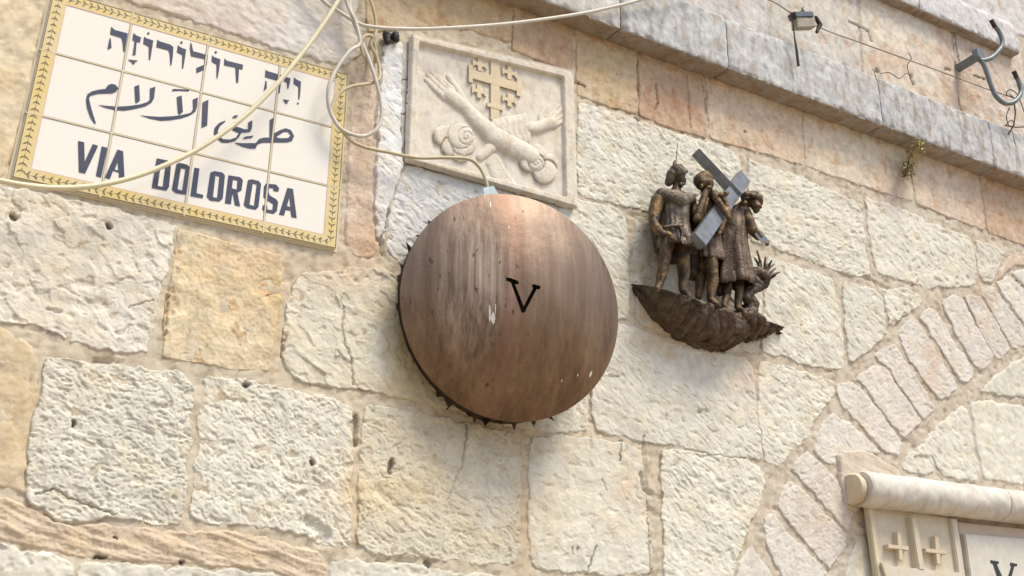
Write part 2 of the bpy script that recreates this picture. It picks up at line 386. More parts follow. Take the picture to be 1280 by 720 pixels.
W = (.60, .575, .525)
TAN = (.57, .48, .34)
PINK = (.60, .50, .41)
# --- left: rough blocks and patches
stone([(-260, -170), (30, -160), (64, -60), (50, 40), (36, 110), (8, 214), (0, 226), (-60, 210), (-270, 160)], 'plaster', wall, base=(.62, .53, .38), H=.008, ang=60)
stone([(64, -150), (300, -120), (460, -70), (444, 20), (452, 66), (430, 82), (370, 66), (240, 24), (150, -4), (60, -30)], 'rough', wall, base=(.62, .585, .53), amp=.7, H=.006, style='chisel')
stone([(-270, 168), (-60, 218), (4, 232), (120, 256), (222, 282), (216, 300), (209, 330), (199, 362), (192, 400), (184, 441), (150, 438), (118, 434), (80, 420), (40, 404), (0, 400), (-60, 384), (-280, 330)], 'rough', wall, amp=.85, style='split', base=(.67, .645, .575))
stone([(224, 286), (300, 306), (352, 318), (352, 352), (347, 400), (340, 440), (334, 464), (290, 460), (240, 452), (205, 444), (207, 400), (214, 346)], 'smooth', wall, base=(.62, .53, .37), H=.005, amp=1.8)
stone([(374, 342), (420, 338), (470, 334), (494, 345), (560, 370), (610, 450), (620, 524), (560, 510), (500, 495), (470, 488), (430, 484), (400, 480), (370, 472), (356, 455), (355, 430), (360, 385)], 'rough', wall, amp=.8, base=(.635, .606, .50))
stone([(-300, 340), (-60, 396), (0, 405), (38, 428), (50, 452), (50, 490), (40, 530), (34, 590), (33, 618), (0, 610), (-60, 598), (-300, 560)], 'plaster', wall, base=TAN, H=.0045, ang=70)
stone([(-300, 575), (-60, 612), (0, 620), (40, 634), (78, 654), (140, 654), (230, 664), (300, 662), (372, 680), (402, 690), (414, 716), (402, 735), (330, 712), (250, 708), (150, 702), (90, 696), (30, 682), (0, 676), (-60, 662), (-300, 620)], 'plaster', wall, base=(.58, .485, .365), H=.005, amp=1.2)
stone([(58, 450), (100, 452), (160, 458), (225, 466), (241, 478), (239, 520), (234, 580), (228, 652), (200, 658), (172, 650), (140, 646), (90, 652), (72, 648), (58, 636), (38, 628), (34, 590), (40, 530), (50, 500), (56, 480)], 'rough', wall, amp=1.2)
stone([(258, 474), (300, 474), (350, 484), (400, 495), (440, 506), (441, 540), (439, 600), (437, 684), (405, 680), (380, 666), (320, 656), (270, 654), (240, 648), (245, 600), (250, 540), (252, 500)], 'rough', wall, amp=1.1)
stone([(-300, 640), (-60, 672), (0, 682), (60, 693), (88, 702), (86, 760), (80, 840), (-300, 800)], 'rough', wall)
stone([(96, 704), (150, 706), (250, 712), (330, 716), (398, 740), (396, 850), (88, 840)], 'rough', wall)
stone([(414, 700), (450, 702), (520, 706), (560, 715), (620, 720), (636, 740), (632, 860), (406, 850)], 'rough', wall)
stone([(645, 728), (700, 722), (822, 736), (826, 860), (642, 860)], 'rough', wall)
# --- under the disc
stone([(459, 506), (520, 516), (580, 528), (650, 542), (651, 600), (648, 702), (600, 704), (560, 700), (500, 692), (462, 690), (449, 678), (450, 600), (453, 560)], 'rough', wall, amp=.95, ang=-24, base=(.635, .60, .485))
stone([(663, 548), (700, 544), (740, 548), (800, 558), (806, 600), (812, 660), (816, 716), (760, 718), (665, 710), (661, 640)], 'rough', wall, amp=.62, ang=4)
stone([(600, 500), (735, 470), (736, 538), (700, 540), (610, 526)], 'rough', wall, amp=.6)
stone([(744, 400), (786, 408), (840, 424), (900, 440), (936, 450), (942, 470), (947, 520), (953, 576), (900, 568), (850, 557), (800, 549), (746, 537), (740, 500)], 'rough', wall, amp=.8, base=(.625, .607, .535))
stone([(826, 562), (870, 565), (930, 576), (953, 585), (957, 600), (950, 625), (940, 650), (928, 680), (918, 710), (905, 760), (890, 860), (836, 860), (829, 650)], 'rough', wall, amp=1.0)
# --- middle and right
stone([(508, 208), (560, 216), (640, 232), (722, 256), (716, 330), (700, 400), (600, 420), (520, 345), (494, 322), (484, 308), (483, 290), (490, 262), (500, 228)], 'rough', wall, amp=.8, base=(.64, .64, .615), style='chisel')
stone([(480, 58), (501, 54), (502, 100), (500, 150), (503, 200), (496, 226), (484, 258), (478, 300), (470, 292), (470, 225), (474, 190), (472, 150), (476, 110)], 'rough', wall, amp=.7, base=(.68, .695, .69), H=.010, style='chisel')
stone([(504, 52), (516, 50), (514, 98), (502, 98)], 'smooth', wall, base=(.50, .47, .43), H=.006)
stone([(502, 101), (514, 101), (513, 140), (502, 142)], 'smooth', wall, base=(.52, .48, .43), H=.006)
stone([(502, 145), (513, 143), (511, 196), (505, 200)], 'smooth', wall, base=(.52, .49, .45), H=.006)
stone([(440, 86), (474, 70), (472, 110), (468, 150), (468, 225), (468, 290), (478, 312), (462, 324), (440, 318), (430, 300)], 'plaster', wall, base=(.60, .50, .41), amp=1.2, ang=80, H=.005)
stone([(724, 128), (760, 138), (800, 152), (860, 171), (900, 183), (925, 194), (928, 240), (930, 306), (880, 290), (810, 265), (770, 254), (724, 244), (722, 180)], 'rough', wall, amp=.85)
stone([(935, 198), (960, 208), (1000, 220), (1040, 238), (1068, 250), (1078, 270), (1083, 310), (1088, 342), (1078, 345), (1050, 340), (1010, 324), (965, 308), (938, 300)], 'rough', wall, amp=1.0, ang=10)
stone([(1082, 247), (1110, 254), (1150, 271), (1190, 289), (1213, 298), (1218, 320), (1222, 345), (1215, 356), (1185, 359), (1160, 359), (1120, 347), (1096, 340), (1088, 300)], 'rough', wall, amp=1.05)
stone([(1220, 300), (1240, 306), (1257, 315), (1250, 332), (1240, 350), (1232, 353), (1226, 345), (1221, 320)], 'rough', wall)
stone([(1264, 318), (1310, 326), (1360, 336), (1360, 350), (1300, 330), (1268, 332), (1254, 344), (1246, 352), (1250, 338)], 'smooth', wall, base=PINK, H=.006)
stone([(700, 250), (727, 250), (770, 262), (780, 270), (784, 300), (786, 396), (772, 398), (740, 395), (690, 330)], 'rough', wall, amp=.8)
stone([(795, 272), (812, 272), (930, 314), (956, 324), (952, 380), (948, 440), (900, 432), (840, 418), (797, 405), (793, 330)], 'rough', wall, amp=.8)
stone([(960, 322), (1000, 334), (1040, 347), (1046, 370), (1052, 420), (1057, 460), (1040, 463), (1000, 452), (968, 443), (954, 440), (956, 380)], 'rough', wall, amp=.8)
stone([(1053, 352), (1090, 362), (1101, 370), (1107, 400), (1108, 416), (1095, 430), (1080, 441), (1068, 451), (1062, 450), (1057, 410)], 'rough', wall, amp=.8)
stone([(1104, 362), (1130, 360), (1150, 367), (1153, 379), (1136, 392), (1124, 398), (1113, 404), (1108, 385)], 'rough', wall)
stone([(950, 452), (985, 458), (1020, 470), (1041, 476), (1044, 490), (1029, 512), (1018, 524), (1012, 545), (992, 562), (974, 582), (958, 579), (949, 524)], 'rough', wall, amp=.9)

# --- arch stones
arch = [
 [(1047, 488), (1054, 481), (1069, 479), (1100, 516), (1127, 555), (1122, 566), (1108, 564), (1090, 545), (1066, 520), (1053, 507)],
 [(1074, 472), (1090, 460), (1106, 460), (1130, 495), (1150, 526), (1140, 536), (1130, 546), (1116, 530), (1096, 504)],
 [(1097, 447), (1108, 434), (1118, 432), (1130, 450), (1150, 480), (1168, 510), (1160, 520), (1153, 522), (1130, 488), (1112, 460)],
 [(1124, 420), (1130, 407), (1145, 400), (1157, 417), (1177, 450), (1192, 475), (1195, 485), (1185, 495), (1175, 497), (1158, 478), (1137, 448)],
 [(1152, 397), (1162, 385), (1172, 390), (1187, 420), (1213, 457), (1216, 470), (1207, 477), (1200, 474), (1180, 440)],
 [(1178, 377), (1192, 369), (1205, 378), (1222, 410), (1241, 445), (1240, 452), (1225, 461), (1218, 455), (1196, 418)],
 [(1207, 370), (1225, 373), (1246, 402), (1261, 435), (1255, 445), (1246, 447), (1227, 415)],
 [(1229, 368), (1241, 358), (1262, 388), (1285, 420), (1280, 430), (1266, 434), (1250, 405)],
 [(1246, 354), (1260, 346), (1290, 372), (1320, 410), (1306, 425), (1288, 414), (1266, 384)],
 [(1266, 341), (1285, 336), (1320, 356), (1350, 390), (1330, 405), (1294, 370)],
 [(1023, 543), (1040, 518), (1062, 530), (1084, 549), (1098, 565), (1070, 566), (1046, 568), (1044, 580), (1030, 575), (1020, 562)],
 [(1001, 572), (1012, 566), (1045, 600), (1053, 630), (1066, 640), (1060, 660), (1050, 653), (1025, 622), (993, 588)],
 [(972, 632), (987, 602), (1002, 612), (1020, 630), (1052, 664), (1058, 668), (1054, 690), (1042, 700), (1037, 710), (1010, 680)],
 [(956, 650), (966, 642), (985, 668), (1032, 715), (1045, 745), (1040, 800), (1004, 770), (975, 712), (958, 680)],
 [(928, 700), (940, 686), (955, 705), (985, 750), (1010, 800), (1000, 860), (910, 860), (920, 740)]]
for i, a in enumerate(arch):
    stone(a, 'rough', wall, name='arch_stone', base=(.63, .607, .55) if i not in (2, 11, 12, 6) else (.625, .592, .535), amp=.6, H=.0065, ang=30, style='pitted')
stone([(1067, 684), (1080, 668), (1090, 700), (1096, 760), (1090, 860), (1050, 860), (1052, 740)], 'rough', wall, amp=.6)
stone([(1142, 572), (1160, 546), (1187, 520), (1203, 508), (1210, 512), (1215, 545), (1223, 590), (1221, 600), (1200, 598), (1180, 594), (1170, 580), (1165, 566)], 'rough', wall, amp=.8)
stone([(1130, 577), (1136, 565), (1164, 568), (1169, 590), (1150, 593), (1130, 586)], 'rough', wall, amp=.7)
stone([(1214, 502), (1240, 501), (1290, 511), (1400, 530), (1400, 620), (1310, 608), (1270, 604), (1230, 598), (1222, 560)], 'rough', wall, amp=.8)
stone([(1224, 489), (1243, 472), (1270, 452), (1330, 425), (1400, 420), (1400, 515), (1300, 500), (1250, 492)], 'rough', wall, amp=.7)
# pale render round the doorway moulding
stone([(1046, 564), (1080, 562), (1126, 588), (1124, 600), (1076, 600), (1074, 640), (1056, 636), (1049, 600)], 'plaster', wall, base=(.56, .50, .41), H=.014, amp=.5)

# --- smooth dressed course under the ledge
course = [[(455, -90), (560, -70), (640, -30), (640, 52), (560, 30), (510, 34), (460, 40)],
 [(642, -30), (716, -2), (716, 88), (690, 80), (642, 62)],
 [(720, 0), (795, 28), (797, 142), (760, 132), (722, 118)],
 [(798, 30), (876, 56), (884, 172), (840, 160), (800, 144)],
 [(880, 58), (1000, 98), (1004, 206), (960, 193), (888, 173)],
 [(1003, 100), (1127, 142), (1142, 252), (1080, 232), (1007, 207)],
 [(1131, 144), (1218, 176), (1231, 288), (1180, 268), (1146, 254)],
 [(1221, 178), (1340, 215), (1345, 330), (1290, 310), (1235, 290)]]
tint = [(.54, .43, .28), (.52, .40, .28), (.54, .45, .31), (.52, .40, .29), (.60, .50, .38), (.63, .56, .45), (.62, .52, .42), (.54, .42, .31)]
for p_, t_ in zip(course, tint): stone(p_, 'smooth', wall, base=t_, H=.0055, amp=1.3)
# --- courses above the ledge
up = [([(560, -200), (770, -190), (840, -60), (845, 10), (700, -40)], (.60, .57, .53)), ([(775, -190), (940, -190), (962, -60), (958, 50), (850, 10), (844, -60)], (.58, .56, .54)),
 ([(945, -190), (1064, -190), (1070, -20), (1076, 100), (962, 54), (966, -60)], (.58, .55, .50)), ([(1068, -190), (1150, -180), (1186, 20), (1192, 75), (1198, 150), (1080, 104), (1074, -20)], (.62, .57, .49)),
 ([(1190, 20), (1276, 50), (1286, 190), (1250, 175), (1202, 152)], (.60, .53, .46)), ([(1280, 50), (1380, 80), (1390, 230), (1290, 192)], (.6, .57, .53)),
 ([(1155, -200), (1400, -120), (1400, 80), (1280, 46), (1190, 16)], (.58, .57, .56))]
for p_, t_ in up: stone(p_, 'smooth', wall, base=t_, H=.006, amp=1.6)

# --- profile extrusions (ledge, mouldings)
def profile_block(name, x0, x1, prof, mat, parent, base, n_amp=.003, step=.006, chip=.0, seed=0, zskew=0.0, caps=True, under=None, grain=.02, darks=0, xcurve=None):
    """prof: list of (d, z) closed-ish outline drawn from the wall round to the wall; extruded from x0 to x1 with worn surface"""
    prof = np.asarray(prof, float)
    seg = [prof[0]]
    for a, b in zip(prof[:-1], prof[1:]):
        n = max(1, int(np.hypot(*(b - a)) / step))
        for k in range(1, n + 1): seg.append(a + (b - a) * k / n)
    seg = np.array(seg)
    for _ in range(1 if under else 2):
        s2 = seg.copy(); s2[1:-1] = (seg[:-2] + 2 * seg[1:-1] + seg[2:]) / 4; seg = s2
    tan = np.gradient(seg, axis=0); nr = np.c_[-tan[:, 1], tan[:, 0]]; nr /= np.maximum(1e-9, np.linalg.norm(nr, axis=1))[:, None]
    arc = np.r_[0, np.cumsum(np.hypot(*np.diff(seg, axis=0).T))]
    nx = max(2, int((x1 - x0) / step)); X = np.linspace(x0, x1, nx)
    U, A = np.meshgrid(X, arc, indexing='ij')
    n = n_amp * fbm(U / .05, A / .05, seed, 4) + n_amp * .5 * fbm(U / grain, A / grain, seed + 5, 3)
    curv = np.abs(np.gradient(np.arctan2(tan[:, 1], tan[:, 0])))
    curv = np.minimum(1, curv / .3)
    if chip: n = n - chip * curv[None, :] * sstep(.0, .6, fbm(U / .03, A / .03, seed + 9, 3))
    endf = np.minimum(1, np.minimum(U - x0, x1 - U) / .006)
    n = n - .004 * (1 - endf) ** 2
    # keep outward sign: away from the profile's centre
    cen = seg.mean(0); sg = np.sign(((seg - cen) * nr).sum(1)); nr = nr * np.where(sg == 0, 1, sg)[:, None]
    D = seg[None, :, 0] + n * nr[None, :, 0]; Zc = seg[None, :, 1] + n * nr[None, :, 1] + (U - x0) * zskew
    co = np.stack([U, -D, Zc], -1).reshape(-1, 3)
    m = len(seg); idx = np.arange(nx * m).reshape(nx, m)
    q = np.stack([idx[:-1, :-1], idx[1:, :-1], idx[1:, 1:], idx[:-1, 1:]], -1).reshape(-1, 4)
    px, py = WP(U, Zc, -D)
    c = blotches(px, py, base, .6) * (1 + .10 * fbm(U / .09, A / .06, seed + 20, 4)[..., None])
    wm = sstep(.15, .6, fbm(U / .08, A / .1, seed + 21, 4))[..., None] * .5
    c = c * (1 - wm * .7) + c * np.array([.98, .84, .68]) * wm * .7
    if under:  # soffit browned: grime plus the shade under the ledge, both put into the colour
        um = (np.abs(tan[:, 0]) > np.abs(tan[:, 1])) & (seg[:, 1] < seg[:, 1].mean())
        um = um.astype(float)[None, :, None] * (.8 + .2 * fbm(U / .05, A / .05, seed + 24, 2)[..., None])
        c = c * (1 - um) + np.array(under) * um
    if darks:
        dkm = (sstep(.12, .45, fbm(U / .035, A / .12, seed + 22, 5)) * .8 + .7 * sstep(.3, .5, fbm(U / .012, A / .03, seed + 23, 4)))[..., None] * darks
        c = c * (1 - dkm) + np.array([.33, .31, .285]) * dkm
    o = link_mesh(name, co, [tuple(r_) for r_ in q] + ([tuple(idx[0, ::-1]), tuple(idx[-1, :])] if caps else []), mat, parent, True, np.clip(c.reshape(-1, 3), .01, .9), 40)
    return o
LZ0 = float(P(1000, 119, .085)[2]); LZ1 = float(P(960, 40, .085)[2])
prof = [(-.01, LZ1 - .004), (.070, LZ1), (.085, LZ1 - .012), (.087, LZ0 + .09), (.085, LZ0 + .004), (.080, LZ0), (-.01, LZ0 + .002)]
jp = [360, 560, 777, 912, 1104, 1243, 1400]
jx = [float(P(j, 150 - (1100 - j) * .345, .085)[0]) for j in jp]
cols = [(.54, .54, .52), (.54, .54, .52), (.49, .51, .515), (.50, .515, .52), (.48, .50, .515), (.52, .53, .535)]
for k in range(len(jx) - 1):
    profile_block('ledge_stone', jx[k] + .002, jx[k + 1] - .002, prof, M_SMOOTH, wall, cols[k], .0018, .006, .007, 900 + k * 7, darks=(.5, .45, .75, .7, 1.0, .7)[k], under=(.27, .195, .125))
# second string course, higher up on the right
SZ0 = float(P(1210, 38, .05)[2]); xe = float(P(1276, 64, .05)[0]); xs0 = float(P(1050, -40, .05)[0])
prof2 = [(-.01, SZ0 + .16), (.030, SZ0 + .155), (.048, SZ0 + .12), (.050, SZ0 + .006), (.044, SZ0), (-.01, SZ0)]
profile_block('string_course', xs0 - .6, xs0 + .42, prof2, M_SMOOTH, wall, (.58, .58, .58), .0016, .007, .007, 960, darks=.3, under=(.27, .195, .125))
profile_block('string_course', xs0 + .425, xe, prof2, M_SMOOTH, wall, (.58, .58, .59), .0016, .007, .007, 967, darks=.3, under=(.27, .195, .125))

# ==================================================================== STREET SIGN (tiles)
M_TILE = plain_mat('white_glaze', (.73, .71, .65), rough=.14, var=.03, scale=7, bump=.10, spec=.5, col2=(.74, .71, .63), dist=.004)
M_YEL = plain_mat('yellow_glaze', (.64, .49, .17), rough=.25, var=.1, scale=22, bump=.03, col2=(.62, .52, .30))
M_VINE = plain_mat('olive_glaze', (.10, .085, .025), rough=.35, scale=60, bump=0, col2=(.20, .15, .05))
M_PINK = plain_mat('pink_line_glaze', (.52, .32, .26), rough=.3, scale=60, bump=0, col2=(.62, .45, .36))
M_INK = plain_mat('navy_lettering', (.030, .038, .085), rough=.25, scale=16, bump=0, col2=(.060, .060, .075))
M_GROUT = plain_mat('stained_grout', (.62, .54, .38), rough=.9, scale=50, bump=.3, col2=(.58, .52, .40))
ST = .013
c_tl, c_tr, c_br, c_bl = [np.array(P(*q, ST))[[0, 2]] for q in ((66, -14), (436, 93), (421, 312), (13, 222))]
def SUV(u, v, d=ST):   # u,v in 0..1 from the top left
    a = c_tl * (1 - u) + c_tr * u; b = c_bl * (1 - u) + c_br * u
    q = a * (1 - v) + b * v
    return (q[0], -d, q[1])
sign = thing('street_sign', 'white glazed tile street sign with yellow vine border and trilingual blue lettering', 'sign', SUV(.5, 1, 0))
g = .0026
for i in range(4):
    for j in range(3):
        u0, u1, v0, v1 = i / 4 + g, (i + 1) / 4 - g, j / 3 + g * 1.3, (j + 1) / 3 - g * 1.3
        tl = random.uniform(-.0004, .0001)
        bm = bmesh.new()
        fr = [bm.verts.new(SUV(a, b, ST + tl + random.uniform(-.0003, .0002))) for a, b in ((u0, v0), (u1, v0), (u1, v1), (u0, v1))]
        bk = [bm.verts.new(SUV(a, b, .002)) for a, b in ((u0, v0), (u1, v0), (u1, v1), (u0, v1))]
        bm.faces.new(fr); bm.faces.new(bk[::-1])
        for k in range(4): bm.faces.new((fr[k], bk[k], bk[(k + 1) % 4], fr[(k + 1) % 4]))
        bmesh.ops.recalc_face_normals(bm, faces=bm.faces)
        bmesh.ops.bevel(bm, geom=[e for e in bm.edges if all(v_ in fr for v_ in e.verts)], offset=.0016, segments=2, affect='EDGES')
        co = np.array([v_.co[:] for v_ in bm.verts]); bm.verts.index_update()
        fs = [tuple(v_.index for v_ in f_.verts) for f_ in bm.faces]; bm.free()
        link_mesh('tile', co, fs, M_TILE, sign, True, None, 50)
# mortar bed showing at the rim and in the joints
def quad_strip(quads, thick_d0, thick_d1, name, mat, parent, uvf=SUV):
    co, fs = [], []
    for q in quads:
        b = len(co)
        for (u, v_) in q: co.append(uvf(u, v_, thick_d1))
        for (u, v_) in q: co.append(uvf(u, v_, thick_d0))
        fs += [(b, b + 1, b + 2, b + 3), (b + 7, b + 6, b + 5, b + 4)] + [(b + k, b + 4 + k, b + 4 + (k + 1) % 4, b + (k + 1) % 4) for k in range(4)]
    return link_mesh(name, co, fs, mat, parent, False)
gq = []
for i in (1, 2, 3): gq.append([(i / 4 - g * .9, 0), (i / 4 + g * .9, 0), (i / 4 + g * .9, 1), (i / 4 - g * .9, 1)])
for j in (1, 2): gq.append([(0, j / 3 - g * 1.1), (1, j / 3 - g * 1.1), (1, j / 3 + g * 1.1), (0, j / 3 + g * 1.1)])
quad_strip(gq[:3], .003, ST + .0012, 'grout', M_GROUT, sign)
quad_strip(gq[3:], .003, ST + .0010, 'grout', M_GROUT, sign)
quad_strip([[(-.006, -.008), (1.006, -.008), (1.006, 1.008), (-.006, 1.008)]], -.004, .0045, 'mortar_bed', M_GROUT, sign)
BW, BH = .047, .062   # border band
def band(u0, v0, u1, v1): return [(u0, v0), (u1, v0), (u1, v1), (u0, v1)]
e_ = .004
quad_strip([band(e_, e_, 1 - e_, BH), band(e_, 1 - BH, 1 - e_, 1 - e_), band(e_, BH, BW, 1 - BH), band(1 - BW, BH, 1 - e_, 1 - BH)], ST, ST + .0006, 'border_band', M_YEL, sign)
l_ = .0022
quad_strip([band(BW, BH, 1 - BW, BH + l_ * 1.5), band(BW, 1 - BH - l_ * 1.5, 1 - BW, 1 - BH), band(BW, BH + l_ * 1.5, BW + l_, 1 - BH - l_ * 1.5), band(1 - BW - l_, BH + l_ * 1.5, 1 - BW, 1 - BH - l_ * 1.5)], ST, ST + .0007, 'border_line', M_PINK, sign)
quad_strip([band(e_, e_, 1 - e_, e_ + .005), band(e_, 1 - e_ - .005, 1 - e_, 1 - e_), band(e_, e_ + .005, e_ + .0028, 1 - e_ - .005), band(1 - e_ - .0028, e_ + .005, 1 - e_, 1 - e_ - .005)], ST + .0006, ST + .0009, 'border_edge', M_VINE, sign)
# vine: stem with paired leaves
vq, co, fs = [], [], []
def leaf(u, v_, du, dv, w_):
    n = np.array([-dv, du]); n = n / np.hypot(*n) * w_
    b = len(co)
    for a, s_ in ((0, 0), (.45, 1), (1, 0), (.45, -1)):
        co.append(SUV(u + (du * a + n[0] * s_) / 4 , v_ + (dv * a + n[1] * s_) / 3, ST + .0009))
    fs.append((b, b + 1, b + 2, b + 3))
def vine(horizontal, fixed, flip):
    n = 44 if horizontal else 27
    for k in range(n):
        t = .03 + .94 * k / n
        w = .010 * math.sin(k * 1.9)
        ln = .060 * random.uniform(.8, 1.15)
        if horizontal:
            leaf(t, fixed + w * .3, .095, 0.0, .008)
            leaf(t + .01, fixed, -ln * .7 * flip, -ln * 1.0, .012); leaf(t + .01, fixed, -ln * .7 * flip, ln * 1.0, .012)
        else:
            leaf(fixed, t, 0.0, .11, .007)
            leaf(fixed, t + .015, -ln * .85, -ln * .8 * flip, .012); leaf(fixed, t + .015, ln * .85, -ln * .8 * flip, .012)
vine(True, BH * .52, 1); vine(True, 1 - BH * .52, -1); vine(False, BW * .52, -1); vine(False, 1 - BW * .52, 1)
link_mesh('border_vine', co, fs, M_VINE, sign, False)

# lettering, traced; each glyph one flat print
def flat_glyph(contours, d, name, mat, parent, thick=0.0, label=None):
    cu = bpy.data.curves.new('outline', 'CURVE'); cu.dimensions = '2D'; cu.fill_mode = 'BOTH'
    for c_ in contours:
        sp = cu.splines.new('POLY'); sp.points.add(len(c_) - 1)
        for k, (x, y) in enumerate(c_): sp.points[k].co = (x / 100, -y / 100, 0, 1)
        sp.use_cyclic_u = True
    ob = bpy.data.objects.new('outline', cu); COL.objects.link(ob)
    dg = bpy.context.evaluated_depsgraph_get(); me = bpy.data.meshes.new_from_object(ob.evaluated_get(dg))
    co = [P(v_.co.x * 100, -v_.co.y * 100, d) for v_ in me.vertices]; fs = [tuple(p_.vertices) for p_ in me.polygons]
    bpy.data.objects.remove(ob); bpy.data.curves.remove(cu); bpy.data.meshes.remove(me)
    if thick:
        n = len(co)
        from collections import Counter
        ed = Counter(); 
        for f_ in fs:
            for a, b in zip(f_, f_[1:] + f_[:1]): ed[(min(a, b), max(a, b))] += 1
        inv = [tuple(EYE_off(c_, thick)) for c_ in co]
        co = co + inv
        side = [(a, b, b + n, a + n) for (a, b), k in ed.items() if k == 1]
        fs = fs + [tuple(x + n for x in f_[::-1]) for f_ in fs] + side
    return link_mesh(name, co, fs, mat, parent, False)
def EYE_off(c, t): return (c[0], c[1] + t, c[2])
def tr(ox, oy, s, pts): return [(ox + x / s, oy + y / s) for x, y in pts]
def blob(x, y, r, n=10): return [(x + r * math.cos(k * 6.283 / n), y + r * math.sin(k * 6.283 / n)) for k in range(n)]
G = []
A = lambda ox, oy, s, *cs: G.append([tr(ox, oy, s, c_) for c_ in cs])
# Latin line
A(90, 160, 8, [(62, 128), (122, 142), (128, 335), (208, 160), (262, 178), (132, 455), (70, 440)])
A(90, 160, 8, [(298, 183), (355, 198), (292, 495), (240, 478)])
A(90, 160, 8, [(455, 215), (512, 232), (527, 518), (472, 522), (470, 445), (412, 425), (380, 510), (328, 495)], [(458, 335), (465, 425), (428, 415)])
A(90, 160, 8, [(848, 302), (960, 325), (992, 350), (970, 590), (945, 625), (798, 598)], [(892, 350), (938, 362), (908, 588), (858, 578)])
A(90, 160, 8, [(1045, 360), (1075, 347), (1150, 365), (1190, 400), (1165, 640), (1130, 665), (1040, 650), (1000, 615)], [(1090, 400), (1135, 410), (1103, 625), (1055, 612)])
A(220, 190, 8, [(185, 155), (235, 165), (205, 410), (275, 430), (268, 462), (145, 440)])
A(220, 190, 8, [(345, 205), (385, 190), (465, 205), (490, 235), (468, 465), (435, 495), (345, 485), (308, 450)], [(395, 235), (435, 245), (412, 460), (370, 448)])
A(220, 190, 8, [(525, 232), (640, 250), (670, 280), (655, 385), (615, 405), (642, 545), (590, 532), (566, 405), (550, 522), (490, 512)], [(570, 275), (615, 285), (608, 375), (560, 362)])
A(220, 190, 8, [(720, 280), (760, 272), (830, 290), (852, 320), (825, 550), (795, 577), (710, 560), (678, 530)], [(768, 315), (808, 325), (780, 540), (735, 525)])
A(220, 190, 8, [(900, 315), (1000, 325), (1032, 360), (1025, 395), (980, 390), (970, 360), (935, 355), (925, 400), (940, 435), (1000, 470), (1022, 500), (1010, 590), (975, 618), (885, 600), (862, 570), (870, 530), (912, 535), (915, 575), (965, 580), (972, 520), (900, 475), (875, 450), (880, 345)])
A(220, 190, 8, [(1115, 358), (1170, 368), (1208, 660), (1155, 650), (1145, 585), (1098, 578), (1080, 635), (1030, 625)], [(1135, 450), (1145, 550), (1110, 540)])
# Hebrew line
A(110, 20, 9, [(262, 118), (300, 155), (448, 195), (430, 300), (412, 405), (400, 405), (390, 290), (375, 245), (250, 205)])
A(110, 20, 9, [(245, 245), (258, 255), (265, 360), (220, 375)])
A(110, 20, 9, [(512, 190), (540, 215), (598, 240), (585, 300), (548, 290), (535, 440), (503, 440), (525, 285), (500, 270)])
A(110, 20, 9, [(455, 488), (560, 500), (545, 515), (528, 520), (522, 545), (500, 540), (490, 515), (460, 505)])
A(110, 20, 9, blob(680, 195, 14))
A(110, 20, 9, [(632, 230), (660, 250), (735, 275), (722, 360), (700, 495), (685, 490), (685, 345), (622, 310)])
A(110, 20, 9, [(780, 265), (810, 285), (925, 320), (962, 350), (955, 450), (940, 555), (928, 555), (920, 430), (905, 385), (770, 350)])
A(210, 40, 7.111, [(88, 115), (110, 135), (162, 155), (150, 240), (135, 325), (125, 325), (128, 205), (80, 180)])
A(210, 40, 7.111, blob(120, 93, 11))
A(210, 40, 7.111, [(200, 90), (212, 110), (225, 170), (355, 205), (345, 290), (320, 335), (255, 365), (250, 320), (325, 290), (325, 240), (205, 215), (195, 150)])
A(210, 40, 7.111, blob(425, 180, 11))
A(210, 40, 7.111, [(392, 205), (410, 222), (467, 242), (455, 330), (442, 410), (432, 408), (432, 290), (388, 262)])
A(210, 40, 7.111, [(502, 235), (525, 255), (668, 290), (662, 335), (632, 325), (625, 450), (608, 450), (598, 315), (498, 295)])
A(210, 40, 7.111, [(868, 335), (888, 348), (1015, 385), (1005, 460), (992, 545), (975, 540), (975, 470), (970, 432), (862, 400)])
A(210, 40, 7.111, [(868, 430), (878, 440), (878, 500), (850, 525)])
A(210, 40, 7.111, [(1035, 395), (1090, 412), (1085, 445), (1070, 505), (1060, 500), (1058, 450), (1030, 438)])
A(210, 40, 7.111, [(1022, 598), (1080, 605), (1065, 620), (1060, 640), (1042, 635), (1030, 612)])
A(210, 40, 7.111, [(1120, 402), (1140, 420), (1182, 440), (1178, 520), (1170, 600), (1158, 598), (1160, 490), (1117, 460)])
A(210, 40, 7.111, blob(1155, 635, 11, 4))
# Arabic line
A(100, 90, 8.533, [(270, 180), (300, 140), (335, 125), (380, 135), (412, 172), (385, 210), (340, 228), (200, 230), (120, 250), (98, 268), (100, 300), (125, 400), (172, 555), (150, 545), (110, 480), (75, 380), (65, 290), (80, 235), (130, 205), (200, 188)])
A(100, 90, 8.533, [(580, 155), (632, 135), (640, 305), (600, 335), (590, 320)])
A(100, 90, 8.533, [(190, 350), (260, 358), (400, 368), (520, 362), (640, 345), (720, 320), (745, 290), (745, 175), (805, 155), (790, 280), (765, 325), (700, 365), (580, 395), (470, 412), (380, 405), (270, 380)])
A(100, 90, 8.533, [(985, 185), (1010, 180), (1085, 183), (1168, 190), (1160, 208), (1060, 202), (980, 205)])
A(100, 90, 8.533, [(1030, 268), (1085, 250), (1098, 425), (1058, 458), (1045, 440)])
A(100, 90, 8.533, [(630, 458), (700, 468), (850, 478), (1000, 470), (1100, 455), (1180, 435), (1205, 400), (1202, 295), (1258, 270), (1250, 370), (1230, 425), (1170, 465), (1080, 495), (960, 515), (860, 520), (740, 495)])
A(220, 110, 8, [(265, 145), (325, 115), (312, 375), (255, 400)])
